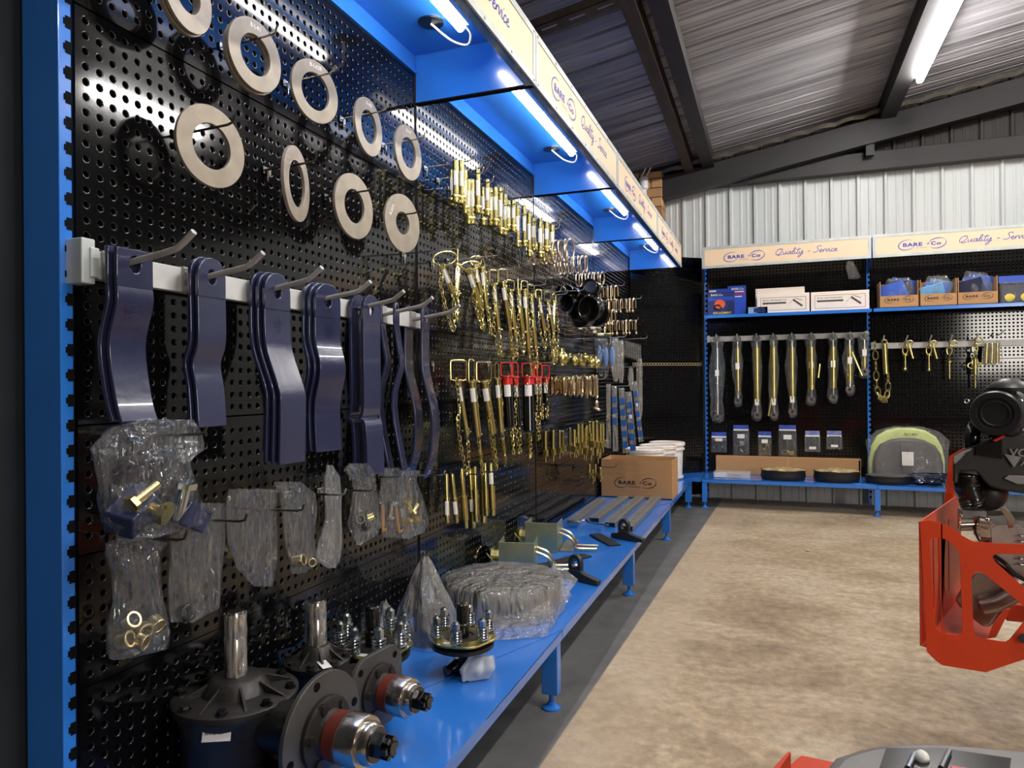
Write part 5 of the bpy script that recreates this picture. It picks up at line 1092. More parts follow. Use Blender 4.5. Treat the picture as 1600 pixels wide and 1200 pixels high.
# chain fittings on the second rail
G11 = 'chain fittings on the second back rail'
HK = [(1378,533,624,'long, with a tube and loops of heavy chain'),(1414,533,577,'short chain with two bolts'),(1451,533,578,'short chain with a splayed pin and ball tip'),(1483,533,592,'straight chain ending in a small bolt'),(1523,530,606,'chain with a turnbuckle barrel')]
for i, (px, y0, y1, lb) in enumerate(HK):
    P = at_y(px, y0, 7.19); Q = at_y(px, y1, 7.19); L_ = P.z-Q.z
    t = thing('chain_fitting', 'yellow chain fitting, '+lb+', back rail', 'chain', (P.x, 7.19, P.z), group=G11)
    if i == 0:
        MB().cyl((0.02,0,-0.03), (0.03,0,-0.30), 0.026, n=18).torus(0.022, 0.008, 16, 8, T(0.02,0,-0.01) @ RX(90)).build('tube_body', BRASS, t)
        g = MB(); chain_mb(g, [(-0.06,-0.02,0.0),(-0.055,-0.02,-0.18),(-0.04,-0.02,-0.36),(-0.03,-0.02,-0.50),(0.01,-0.03,-0.54),(0.04,-0.03,-0.47),(0.04,-0.02,-0.32)], 0.07, 0.001); 
        g = MB()
        pth = catmull([(-0.06,-0.02,0.0),(-0.055,-0.02,-0.18),(-0.05,-0.02,-0.36),(-0.035,-0.02,-0.48),(0.01,-0.03,-0.54),(0.04,-0.03,-0.46),(0.045,-0.02,-0.30)], 4)
        for k in range(0, len(pth)-1, 2):
            d = pth[min(k+2, len(pth)-1)]-pth[k]; q = d.to_track_quat('X', 'Z').to_matrix().to_4x4(); q.translation = pth[k]+d/2; g.torus(0.042, 0.0065, 18, 6, q @ RX(90*((k//2) % 2)+15), sy=0.5)
        g.build('heavy_chain', BRASS, t)
    else:
        g = MB(); n = max(2, int(L_*0.62/0.06))
        for k in range(n): g.torus(0.036, 0.0068, 18, 6, T(0, -0.005, -0.03-0.056*k) @ RY(90) @ RX(90*(k % 2)+10), sy=0.55)
        g.torus(0.03, 0.007, 18, 6, T(0.03, -0.01, -0.02) @ RX(90) @ RZ(30), sy=0.7); g.build('links', BRASS, t)
        z0 = -0.03-0.056*n
        if i == 4: MB().cyl((0,0,-L_*0.36), (0,0,-L_*0.72), 0.020, n=16).torus(0.055, 0.005, 18, 6, T(0,0,-L_*0.54) @ RX(90), sy=0.55).build('turnbuckle', BRASS, t)
        MB().cyl((0,0,z0+0.03), (0,0,-L_), 0.010, n=12).lathe([(0.028,z0+0.01),(0.028,z0+0.022)], 16).build('shank', BRASS, t)
        if i in (1, 2): MB().tube([(0.03,-0.01,-0.03),(0.06,-0.01,-0.16)], 0.011, 10).ball((0, 0, -L_), 0.017, 12, 8).build('loose_bolt', BRASS, t)
    h = thing('rail_hook', 'grey peg for the chain fitting: '+lb.split(',')[0], 'hook', (P.x, 7.245, P.z-0.005), group='pegs of the back rails'); MB().tube([(0,0,0),(0,-0.10,0.004),(0.01,-0.13,0.05)], 0.006, 8).build('prong', ROD, h)
rows = [(at_y(1540,531,7.18), at_y(1562,531,7.18), .006, Vector((0,-1,0))),(at_y(1536,548,7.18), at_y(1566,548,7.18), .03, Vector((0,-1,0))),(at_y(1535,570,7.18), at_y(1568,570,7.18), .03, Vector((0,-1,0)))]
bag('clear_bag', 'clear bag of brass rods hanging at the end of the second back rail', rows, None, FILMT, seed=77)
for k in range(3):
    a = at_y(1542+8*k, 536, 7.19); b = at_y(1540+9*k, 568, 7.19); o = MB().cyl((0,0,0), b-a, 0.018, n=12).build('brass_rod', BRASS); o.location = a; tag(o, od(k)+' brass rod in the bag at the end of the back rail', 'rod', 'rods in the end bag')
h = at_y(1557, 524, 7.245); h = thing('rail_hook', 'grey peg of the rail carrying the bag of brass rods', 'hook', (h.x, 7.245, h.z), group='pegs of the back rails'); MB().tube([(0,0,0),(0,-0.10,0.004),(0.03,-0.13,0.04)], 0.006, 8).build('prong', ROD, h)
# ---- on the shelf
ZS = 1.821
def flatbox(x0, x1, y0, y1, h, name, label, m, group=None, z=ZS, rz=0):
    o = thing(name, label, 'box', (x0, y0, z), (0, 0, rz), group=group); MB().box(0, x1-x0, 0, y1-y0, 0, h).build('carton', m, o, smooth=0, bevel=0.0015); return o
NAVY = mat('navy_printed_carton', (34, 52, 118), 0.35, 0, 0.3, scale=8, col2=(26, 36, 84)); ROYAL = mat('royal_blue_carton', (36, 76, 186), 0.35, 0, 0.3)
def tx(parent, s, x, z, h, m, y=-0.001, wide=1, bold=0.02, name='lettering', shear=0):
    mb = MB(); text_mb(mb, s, x, z, h, wide, bold, shear, mx=T(0, y, 0) @ RX(90)); return mb.build(name, m, parent, smooth=0)
YEL = mat('yellow_print', (240, 205, 40), 0.5, var=0); ORP = mat('orange_print', (225, 95, 50), 0.5, var=0)
b = flatbox(0.712, 0.962, 7.04, 7.10, 0.225, 'chain_carton', 'navy carton picturing an orange tool, at the start of the shelf', NAVY)
tx(b, 'BARE-Co', 0.03, 0.185, 0.02, WHITE, name='brand_print'); tx(b, 'REPLACEMENT', 0.05, 0.012, 0.018, YEL, name='yellow_print')
MB().prism([(0.11+0.05*math.cos(a)*(1.1 if math.cos(a) > 0 else 0.9), 0.105+0.045*math.sin(a)) for a in [2*PI*k/14 for k in range(14)]], 0.001, 0.002, RX(90)).build('tool_picture', ORP, b, smooth=0)
MB().torus(0.032, 0.007, 18, 6, T(0.095, -0.004, 0.075) @ RX(90), sy=0.7).build('hose_picture', BLK2, b)
MB().box(0.005, 0.245, -0.0014, -0.0006, 0.14, 0.175).build('title_band', ROYAL, b, smooth=0)
b = flatbox(0.895, 1.062, 7.115, 7.20, 0.285, 'parts_carton', 'tall royal blue carton behind the navy carton', ROYAL)
tx(b, 'BARE-Co', 0.035, 0.245, 0.02, WHITE, name='brand_print'); tx(b, 'FLEXIBLE', 0.03, 0.195, 0.024, RED, name='red_print'); MB().box(0.02, 0.15, -0.001, 0, 0.222, 0.232).box(0.04, 0.13, -0.001, 0, 0.175, 0.184).build('white_bands', WHITE, b, smooth=0)
b = flatbox(0.712, 0.90, 7.115, 7.19, 0.262, 'low_carton', 'blue carton with a pale label behind the navy carton', ROYAL); MB().box(0.01, 0.075, -0.001, 0, 0.22, 0.25).build('part_sticker', WHITE, b, smooth=0)
PB = mat('pale_blue_carton', (130, 165, 205), 0.4)
b = flatbox(1.085, 1.26, 7.03, 7.09, 0.062, 'seal_carton', 'low pale blue carton in front of the white boxes', PB); MB().box(0.05, 0.15, -0.001, 0, 0.01, 0.052).build('dark_picture', NAVY, b, smooth=0)
WBX = mat('white_carton', (238, 226, 216), 0.5, var=0.03)
def ggbox(x0, x1, y0, label, z=ZS, pic=True):
    b = flatbox(x0, x1, y0, y0+0.09, 0.175, 'grease_gun_carton', label, WBX, 'white grease gun cartons', z); w = x1-x0
    fr = MB()
    for a in ((0.03,w-0.03,0.022,0.025),(0.03,w-0.03,0.14,0.143),(0.03,0.033,0.022,0.143),(w-0.033,w-0.03,0.022,0.143)): fr.box(a[0], a[1], -0.001, 0, a[2], a[3])
    fr.build('border_print', PRINT, b, smooth=0)
    MB().box(0.05, w*0.56, -0.001, 0, 0.082, 0.098).build('black_band', PRINT, b, smooth=0); tx(b, 'PISTOL GRIP GREASE GUN', 0.05, 0.112, 0.011, PRINT, wide=1.15)
    MB().box(-0.05, 0.05, -0.002, 0, -0.008, 0.008, T(w*0.78, 0, 0.085) @ RY(38)).box(-0.035, 0.03, -0.002, 0, -0.002, 0.002, T(w*0.80, 0, 0.118) @ RY(20)).box(-0.04, 0.04, -0.002, 0, -0.001, 0.001, T(w*0.66, 0, 0.10) @ RY(-45)).build('gun_picture', PRINT, b, smooth=0)
    return b
ggbox(1.165, 1.622, 7.03, 'white grease gun carton, front one of the first stack')
ggbox(1.636, 2.118, 7.04, 'white grease gun carton beside the blue post')
b = flatbox(1.15, 1.585, 7.13, 7.22, 0.245, 'plain_carton', 'plain white carton standing behind the first grease gun carton', WBX)
rows = px_rows([(408,1324,1333,.004),(418,1321,1338,.012),(433,1325,1345,.012),(436,1326,1340,.004)], Y=7.24); bag('clear_bag', 'small crumpled packet hanging above the grease gun cartons', rows, None, FILMT, seed=90, rough=0.005)
# bins
CLOTHB = mat('royal_blue_cloth', (60, 100, 200), 0.55, bump=0.5, bscale=20); NVYC = mat('navy_cloth', (30, 36, 66), 0.6); SKY = mat('sky_blue_card', (105, 165, 215), 0.45)
for i, (x0, x1) in enumerate(((2.20, 2.50), (2.515, 2.79), (2.80, 3.09))):
    w = x1-x0
    t = open_box('display_bin', 0, w, 0, 0.22, 0.235, ['cardboard display bin of belts','cardboard display bin of sky blue packets','cardboard display bin of bagged blue straps'][i]+', on the shelf', KRAFT, (x0, 7.0, ZS), 0, 'cardboard display bins', front=0.105)
    mb = MB(); logo_mb(mb, w*0.12, 0.06, w*0.76, T(0, -0.0012, 0) @ RX(90)); mb.build('printed_logo', BINK, t, smooth=0)
    rr = random.Random(i)
    for k in range(3 if i != 1 else 4):
        m = ((CLOTHB, NVYC, CLOTHB), (SKY, CLOTHB, SKY, NVYC), (NVYC, CLOTHB, CLOTHB))[i][k]
        o = thing('packed_strap', ['nearest','middle','rear','rearmost'][k]+' folded '+('sky blue packet' if m is SKY else ('navy strap roll' if m is NVYC else 'blue strap roll'))+' in the '+od(i)+' cardboard bin', 'strap', (x0+w*0.5+(0.03*(k-1)), 7.055+0.045*k, ZS+0.09+0.025*k), (0.2, 0.25*(k-1), 0), group='contents of the display bins')
        if i == 1: MB().box(-w*0.34, w*0.34, -0.015, 0.015, 0, 0.10).build('packet', m, o, smooth=0, bevel=0.004)
        else:
            rows_ = [[(w*(0.40-0.02*j)*math.cos(a)*(1+0.05*math.sin(3*a)), 0.022*math.sin(a), 0.002+0.032*j) for a in [2*PI*q/24 for q in range(24)]] for j in range(5)]
            mm = MB().grid(rows_, closed_u=True); kk = len(mm.v); mm.f.append(tuple(range(kk-24, kk))); mm.build('roll', m, o, smooth=50)
    rows = [(Vector((x0+w*.1, 7.08, ZS+0.08)), Vector((x0+w*.92, 7.08, ZS+0.08)), 0.06, Vector((0,-1,0))),(Vector((x0+w*.08, 7.08, ZS+0.17)), Vector((x0+w*.94, 7.08, ZS+0.17)), 0.055, Vector((0,-1,0))),(Vector((x0+w*.25, 7.08, ZS+0.27+0.03*(i==2))), Vector((x0+w*.8, 7.08, ZS+0.27)), 0.015, Vector((0,-1,0)))]
    bag('clear_bag', 'loose clear film over the contents of the '+od(i)+' cardboard bin', rows[::-1], None, FILMT, seed=95+i)
t = thing('glove_pack', 'clear pack with a blue header card and yellow parts beside the bins', 'packet', (3.11, 7.06, ZS), group=None)
MB().box(0, 0.235, 0.0, 0.004, 0.175, 0.235).build('header_card', ROYAL, t, smooth=0); MB().box(0.005, 0.235, -0.03, 0.02, 0.002, 0.18).build('clear_pouch', FILMT, t, smooth=0, bevel=0.01)
for dx in (0.075, 0.19): MB().ball((0,0,0), 1, 14, 8, T(dx, -0.012, 0.05) @ Matrix.Diagonal((0.045, 0.012, 0.038, 1))).build('yellow_part', mat('yellow_rubber', (245, 212, 50), 0.5), t)
MB().box(0.02, 0.2, -0.018, -0.01, 0.02, 0.15).build('dark_part', NVYC, t, smooth=0, bevel=0.005)
t = thing('tool_carton', 'cream carton with a raised flap at the end of the shelf', 'box', (3.37, 7.04, ZS)); MB().box(0, 0.2, 0, 0.18, 0, 0.23).box(-0.04, 0.03, 0, 0.01, 0.2, 0.245).build('carton', WBX, t, smooth=0)
# ---- on the back bench
o = thing('long_carton', 'long narrow kraft carton lying against the back pegboard', 'box', (0.765, 7.19, ZB+0.001)); MB().box(0, 1.29, 0, 0.075, 0, 0.175).build('carton', KRAFT, o, smooth=0, bevel=0.003)
MB().box(0.66, 0.665, -0.001, 0.0, 0, 0.175).build('tape_seam', KRAFT2, o, smooth=0); MB().box(1.27, 1.285, -0.001, 0, 0.02, 0.165).build('dark_strap', MBLACK, o, smooth=0)
o = thing('organiser_case', 'clear plastic compartment case of small parts on the back bench', 'case', (0.765, 6.86, ZB+0.001))
MB().box(0, 0.33, 0, 0.17, 0, 0.052).build('case_body', film('case_plastic', haze=0.3, gloss=0.5, bscale=3, strength=0.05), o, smooth=0, bevel=0.004)
mb = MB(); rr = random.Random(3)
for _ in range(40): mb.box(-0.012, 0.012, -0.003, 0.003, -0.003, 0.003, T(rr.uniform(0.13, 0.24), rr.uniform(0.02, 0.15), 0.01+rr.uniform(0, 0.012)) @ RZ(rr.uniform(0, 180)))
mb.build('small_parts', BRASS, o); MB().box(0.015, 0.11, 0.01, 0.16, 0.004, 0.03).build('label_cards', WHITE, o, smooth=0)
def rndbag(x0, x1, y, h, label, dome=True):
    cx, rx = (x0+x1)/2, (x1-x0)/2; t = thing('round_bag', label, 'bag', (cx, y, ZB+0.001), group='round black belt bags')
    rows_ = [[((rx+0.004*noise.noise(Vector((math.cos(a)*3, math.sin(a)*3, j))))*k*math.cos(a), 0.14*k*math.sin(a), z+0.004*math.sin(5*a+j)) for a in [2*PI*q/40 for q in range(40)]] for j, (k, z) in enumerate(((0.93,0.0),(0.99,0.02),(1.0,h*0.5),(0.97,h*0.85),(1.0,h),(0.985,h+0.004)))]
    for r_ in rows_[:1]:
        for q, v in enumerate(r_): r_[q] = (v[0], v[1], 0.0)
    MB().grid(rows_, closed_u=True).build('side_wall', FAB, t, smooth=50)
    rows_ = [[(rx*0.985*k*math.cos(a), 0.138*k*math.sin(a), h+z+0.003*math.sin(4*a+j)) for a in [2*PI*q/40 for q in range(40)]] for j, (k, z) in enumerate(((1.0,0.002),(0.8,0.012),(0.5,0.018),(0.05,0.02)))]
    mb = MB().grid(rows_, closed_u=True); mb.f.append(tuple(range(len(mb.v)-40, len(mb.v)))); mb.build('printed_lid', PHOTOC if dome else SEATG, t, smooth=50)
rndbag(1.185, 1.575, 6.925, 0.085, 'round black bag with a printed lid, beside the clear case')
rndbag(1.635, 2.02, 6.925, 0.09, 'round black bag with a printed lid, in the middle of the bench')
rndbag(2.06, 2.42, 6.925, 0.065, 'flatter round black bag in front of the grey seat', False)
rows = [(at_y(1424,739,6.95), at_y(1478,740,6.95), .03, Vector((0,-1,0))),(at_y(1420,744,6.93), at_y(1490,745,6.93), .09, Vector((0,-1,0))),(at_y(1420,752,6.93), at_y(1492,753,6.93), .11, Vector((0,-1,0)))]
bag('plastic_sack', 'flat dark bag of crumpled film beside the round bags', rows, None, mat('dark_shiny_film', (28, 34, 56), 0.18, 0, 0.4, bump=0.8, bscale=14), seed=120, rough=0.012)
# grey mower seat in a bag
t = thing('wrapped_seat', 'grey seat back with a lime foam edge wrapped in film', 'seat', (2.415, 7.10, ZB+0.001))
def arch(w, h, top, n=10):
    return [(-w/2, 0), (w/2, 0), (w/2*1.0, h*0.42), (w/2*0.93, h*0.66), (w/2*0.78, h*0.84), (w/2*0.5, h*0.955), (w/2*0.2, h), (-w/2*0.2, h), (-w/2*0.5, h*0.955), (-w/2*0.78, h*0.84), (-w/2*0.93, h*0.66), (-w/2, h*0.42)]
XZ = Matrix(((1,0,0,0),(0,0,1,0),(0,1,0,0),(0,0,0,1)))
MB().prism(arch(0.60, 0.475, 0), 0.02, 0.07, XZ).build('foam_edge', LIME, t, smooth=30, bevel=0.02)
MB().prism(arch(0.55, 0.385, 0), -0.05, 0.03, XZ).build('seat_back', SEATG, t, smooth=30, bevel=0.02)
rows = [(Vector((-0.10,0,0.49)), Vector((0.12,0,0.49)), .02, Vector((0,-1,0))),(Vector((-0.24,0,0.45)), Vector((0.25,0,0.45)), .07, Vector((0,-1,0))),(Vector((-0.33,0,0.36)), Vector((0.33,0,0.36)), .085, Vector((0,-1,0))),(Vector((-0.325,0,0.2)), Vector((0.32,0,0.2)), .09, Vector((0,-1,0))),(Vector((-0.31,0,0.01)), Vector((0.31,0,0.01)), .09, Vector((0,-1,0)))]
rows = [(a+Vector((2.415,7.10,ZB)), b_+Vector((2.415,7.10,ZB)), th, o_) for a, b_, th, o_ in rows]
o = bag('bag_film', '', rows, None, film('seat_film', haze=0.08, gloss=0.3, bscale=12, strength=0.5), seed=130, rough=0.008)
for kk in ('label', 'category'):
    if kk in o: del o[kk]
o.parent = t; o.location = o.location-t.location
MB().box(-0.055, 0.035, -0.105, -0.103, 0.15, 0.27).build('part_sticker', WHITE, t, smooth=0)
tx(t, '76/1401', -0.03, 0.405, 0.025, PRINT, y=0.005, name='handwriting', bold=0.01, shear=0.3)
# ================================================================ mower in the aisle
def holeplate(mb, loops, th, fn):
    """loops of 2-D points (first is the outline); fn maps (u, v) and depth to a 3-D point"""
    bm = bmesh.new(); es = []
    for lp in loops:
        q = [lp[0]]
        for p in lp[1:]:
            if abs(p[0]-q[-1][0])+abs(p[1]-q[-1][1]) > 1e-5: q.append(p)
        vs = [bm.verts.new((x, y, 0)) for x, y in q]; es += [bm.edges.new((vs[i], vs[(i+1) % len(vs)])) for i in range(len(vs))]
    bmesh.ops.triangle_fill(bm, use_beauty=True, use_dissolve=False, edges=es, normal=(0, 0, 1))
    bm.verts.index_update(); N = len(bm.verts)
    vs = [fn(v.co.x, v.co.y, -th/2) for v in bm.verts]+[fn(v.co.x, v.co.y, th/2) for v in bm.verts]
    fs = [tuple(v.index for v in f.verts) for f in bm.faces]; fs += [tuple(i+N for i in reversed(f)) for f in fs]
    for e in bm.edges:
        if len(e.link_faces) == 1: a, b = e.verts[0].index, e.verts[1].index; fs.append((a, b, N+b, N+a))
    bm.free(); mb.add(vs, fs)
def soft(pts, k=3):          # closed smoothing
    P = [Vector((x, y, 0)) for x, y in pts]; n = len(P); out = []
    for i in range(n):
        a, b, c = P[i-1], P[i], P[(i+1) % n]; f = 0.22
        p1, p2 = b.lerp(a, f), b.lerp(c, f)
        for j in range(k+1):
            t = j/k; q = p1.lerp(b, t).lerp(b.lerp(p2, t), t); out.append((q.x, q.y))
    return out
YM = 2.3; ORG = Vector((2.2, 2.4, 0))
t = thing('mower', 'orange ride-on mower with a black engine and slotted rear guard', 'mower', ORG)
def PX(px, py, Y=YM): p = at_y(px, py, Y); return (p.x, p.z)
def toL(u, v, d, Y=YM): return (u-ORG.x, Y-ORG.y+d, v)
out = [PX(*q) for q in ((1470,818),(1485,823),(1500,835),(1520,846),(1560,849),(1700,853),(1700,1000),(1640,1012),(1600,1030),(1560,1043),(1540,1050),(1472,1039))]
w1 = [PX(*q) for q in ((1466,840),(1480,843),(1500,862),(1504,985),(1498,992),(1474,990))]
w2 = [PX(*q) for q in ((1517,902),(1524,893),(1535,894),(1600,946),(1604,966),(1578,999),(1571,1003),(1530,997),(1521,988))]
w3 = [PX(*q) for q in ((1550,870),(1555,865),(1680,868),(1680,978),(1600,918),(1553,876))]
g = MB(); holeplate(g, [out, soft(w1), soft(w2), soft(w3)], 0.005, lambda u, v, d: toL(u, v, d))
# chamfered corner with the rest of the first window frame
c0 = at_y(1472, 818, YM); c1 = at_y(1437, 815, YM+0.0); b1 = at_y(1447, 1015, YM); b0 = at_y(1472, 1039, YM)
def strip(pts, mb): mb.grid([[Vector((p.x-ORG.x, p.y-ORG.y, p.z)) for p in r] for r in pts])
cor = [at_y(*q, YM) for q in ((1437,815),(1452,812),(1472,818),(1472,841),(1455,839),(1452,845),(1458,950),(1462,982),(1472,990),(1472,1039),(1462,1032),(1448,1018),(1444,930))]
g.prism([(p.x, p.z) for p in cor], -0.0025, 0.0025, Matrix(((1,0,0,-ORG.x),(0,0,1,YM-ORG.y),(0,1,0,0),(0,0,0,1))))
g.build('side_guard', ORANGE, t, smooth=0)
# slotted rear plate running away from the corner
A = at_y(1437, 815, YM); B = at_z(1500, 771, A.z); 
dirv = Vector((B.x-A.x, B.y-A.y, 0)); LL = dirv.length; dirv.normalize(); nrm = Vector((dirv.y, -dirv.x, 0)); Z0 = at_y(1460, 1028, YM).z; Z1 = A.z
rl = [(0, Z0+0.03), (0, Z1), (LL, Z1+0.0), (LL, Z0)]
slots = [rrect(LL*(0.12+0.125*k), LL*(0.12+0.125*k)+0.022, Z0+0.09, Z1-0.055, 0.010, 3) for k in range(5)]
g = MB(); holeplate(g, [rl]+slots, 0.005, lambda u, v, d: (A.x+dirv.x*u+nrm.x*d-ORG.x, A.y+dirv.y*u+nrm.y*d-ORG.y, v)); g.build('slotted_rear_guard', ORANGE, t, smooth=0)
MB().add([(A.x-ORG.x, A.y-ORG.y, Z0+0.03), (A.x+0.14-ORG.x, A.y-ORG.y, Z0), (B.x+0.12-ORG.x, B.y-ORG.y, Z0), (B.x-ORG.x, B.y-ORG.y, Z0+0.02)], [(0,1,2,3)]).build('guard_floor', ORANGE, t, smooth=0).modifiers.new('s', 'SOLIDIFY').thickness = 0.005
def shear(mb, y0): mb.v = [(v[0]+(v[1]-y0)*0.42, v[1], v[2]) for v in mb.v]; return mb
def slab(pts, Y, d, name, m, bevel=0.004, parent=None, smooth=0):
    return shear(MB().prism([(PX(*q, Y)[0]-ORG.x, PX(*q, Y)[1]) for q in pts], Y-ORG.y, Y-ORG.y+d, XZ), Y-ORG.y).build(name, m, parent or t, smooth=smooth, bevel=bevel)
slab([(1483,713),(1510,697),(1516,700),(1493,712),(1491,770),(1489,800),(1474,800)], 2.95, 0.02, 'upright_guard', ORANGE, 0.001)
slab([(1532,955),(1578,952),(1556,996),(1532,1000)], 2.75, 0.02, 'lower_brace', ORANGE, 0.001)
# engine cover
cov = slab([(1488,713),(1500,704),(1567,679),(1660,672),(1660,775),(1600,772),(1573,768),(1546,761),(1537,752),(1528,740),(1522,737),(1500,737),(1497,741),(1496,756),(1488,755)], 2.46, 0.42, 'engine_cover', PLAS, 0.010)
slab([(1523,712),(1524,698),(1566,685),(1566,718)], 2.455, 0.01, 'cover_recess', BLK2, 0.002, cov)
slab([(1568,748),(1575,743),(1660,747),(1660,756),(1590,757)], 2.452, 0.012, 'cover_ridge', GPLAS, 0.002, cov)
slab([(1489,719),(1490,714),(1501,706),(1518,700),(1517,704),(1508,708),(1500,718),(1491,726)], 2.452, 0.012, 'corner_trim', GPLAS, 0.002, cov)
slab([(1551,688),(1568,680),(1570,683),(1556,690)], 2.45, 0.012, 'red_decal', RED, 0, cov)
p = at_y(1578, 713, 2.445)
m2 = MB(); text_mb(m2, 'VORTEX', p.x-ORG.x, p.z, 0.022, 1.05, 0.03, 0.1, mx=Matrix(((1,0,0,0),(0,0,1,2.452-ORG.y),(0,1,0,0),(0,0,0,1)))); text_mb(m2, 'AIR', p.x-ORG.x+0.028, p.z-0.027, 0.014, 1.05, 0.03, 0.2, mx=Matrix(((1,0,0,0),(0,0,1,2.452-ORG.y),(0,1,0,0),(0,0,0,1)))); m2.build('lettering', GPLAS, cov, smooth=0)
MB().prism([(p.x-ORG.x-0.012, p.z+0.006), (p.x-ORG.x+0.03, p.z-0.002), (p.x-ORG.x+0.012, p.z-0.033)], 2.4515-ORG.y, 2.4535-ORG.y, XZ).build('triangle_mark', GPLAS, cov, smooth=0)
def L(px, py, Y): p = at_y(px, py, Y); return Vector((p.x-ORG.x, Y-ORG.y, p.z))
# air cleaner
c = L(1555, 646, 2.42); s = MB(); s.lathe([(0.0,0.0),(0.045,0.0),(0.047,-0.004),(0.062,-0.004),(0.066,0.008),(0.068,0.24)], 44, Matrix.Translation(c) @ RZ(-22) @ RX(-90), cap=False)
ac = s.build('air_cleaner', PLAS, t, smooth=35); MB().torus(0.036, 0.003, 32, 6, Matrix.Translation(c+Vector((0,-0.001,0))) @ RZ(-22) @ RX(90)).torus(0.058, 0.004, 36, 6, Matrix.Translation(c+Vector((0,0.002,0))) @ RZ(-22) @ RX(90)).build('end_ring', PLAS, ac)
mm = MB()
for a in (15, 165): mm.torus(0.006, 0.002, 12, 6, Matrix.Translation(c+Vector((0.069*math.cos(math.radians(a)), 0.02, 0.03+0.069*math.sin(math.radians(a))*0.3))) @ RX(90))
mm.build('clamp_clip', ZINC, ac)
k = L(1577, 640, 2.5); MB().cyl(k, k+Vector((0,0,0.075)), 0.019, n=20).lathe([(0.058,0.055),(0.060,0.066),(0.052,0.075),(0.022,0.092),(0.0,0.095)], 32, Matrix.Translation(k)).build('rain_cap', PLAS, ac, smooth=35)
MB().tube(catmull([L(1519,700,2.52), L(1519,682,2.52), L(1523,668,2.53), L(1534,661,2.55), L(1552,661,2.6)], 5), 0.021, 16).build('intake_elbow', BLK2, ac)
MB().tube([L(1532,672,2.5), L(1546,664,2.5), L(1560,678,2.52)], [0.012,0.024,0.02], 12).ball(L(1580,668,2.46), 0.028, 16, 10).box(*(lambda a, b: (a.x, b.x, a.y, a.y+0.2, b.z, a.z))(L(1545,672,2.5), L(1600,684,2.5))).build('filter_base', PLAS, ac, smooth=40)
# hose, carburettor, cylinder, silencer
MB().tube(catmull([L(1512,740,2.5), L(1511,760,2.5), L(1518,778,2.5), L(1522,790,2.5)], 6), [0.034+0.003*(i % 2) for i in range(19)], 18).build('breather_hose', BLK2, t, smooth=60)
MB().ball(L(1540,768,2.56), 0.06, 20, 12).build('blower_housing', PLAS, t)
mb = MB(); a = L(1503,797,2.48); b = L(1542,812,2.48); mb.box(a.x, b.x, a.y, a.y+0.06, b.z, a.z); mb.build('carburettor_cover', GPLAS, t, smooth=0, bevel=0.003)
mb = MB(); mb.cyl(L(1500,823,2.47), L(1530,822,2.47), 0.013, n=14).cyl(L(1498,805,2.46), L(1498,826,2.46), 0.003, n=8).cyl(L(1528,815,2.47), L(1544,818,2.47), 0.018, n=14).ball(L(1543,812,2.46), 0.009, 10, 8).ball(L(1502,806,2.46), 0.006, 10, 8).box(*(lambda a, b: (a.x, b.x, a.y, a.y+0.04, b.z, a.z))(L(1526,812,2.5), L(1548,840,2.5))); mb.build('carburettor', STEEL, t, smooth=40)
MB().tube(catmull([L(1526,812,2.45), L(1524,830,2.45), L(1532,846,2.45), L(1545,846,2.45)], 5), 0.0035, 8).tube(catmull([L(1553,868,2.44), L(1570,880,2.43), L(1590,900,2.43), L(1640,925,2.43)], 5), 0.006, 8).build('black_cable', BLK2, t)
mb = MB(); a = L(1548,820,2.52); b = L(1660,878,2.52)
mb.prism([(L(*q,2.52).x, L(*q,2.52).z) for q in ((1548,828),(1556,820),(1590,818),(1600,826),(1660,830),(1660,922),(1600,905),(1560,880),(1549,850))], a.y, a.y+0.14, XZ)
for i in range(6): q = L(1600, 838+i*9, 2.5); mb.box(q.x-0.01, q.x+0.12, q.y, q.y+0.02, q.z-0.002, q.z+0.002)
mb.build('engine_cylinder', mat('cast_aluminium', (170, 162, 158), 0.38, 0.8, bump=0.08, bscale=60), t, smooth=30, bevel=0.003)
MB().prism([(L(*q,2.44).x, L(*q,2.44).z) for q in ((1563,792),(1568,790),(1578,800),(1586,812),(1584,824),(1576,826),(1574,812),(1566,800))], L(1563,792,2.44).y, L(1563,792,2.44).y+0.006, XZ).build('lift_bracket', STEEL, t, smooth=0, bevel=0.001)
SIL = mat('silencer_steel', (150, 138, 132), 0.3, 0.9, bump=0.05, bscale=15)
shear(MB().prism([(L(*q,2.5).x, L(*q,2.5).z) for q in ((1484,930),(1501,903),(1518,884),(1550,888),(1572,908),(1560,945),(1540,972),(1528,972),(1512,960),(1492,941))], L(1484,930,2.5).y-0.05, L(1484,930,2.5).y+0.12, XZ), L(1484,930,2.5).y-0.05).build('silencer', SIL, t, smooth=30, bevel=0.012)
MB().tube(catmull([L(1535,948,2.43), L(1560,942,2.42), L(1590,928,2.42), L(1660,905,2.42)], 5), 0.022, 16).build('exhaust_pipe', SIL, t, smooth=50)
MB().cyl(L(1600,998,2.29), L(1600,998,2.28), 0.014, n=6).build('guard_bolt', ZINC, t)
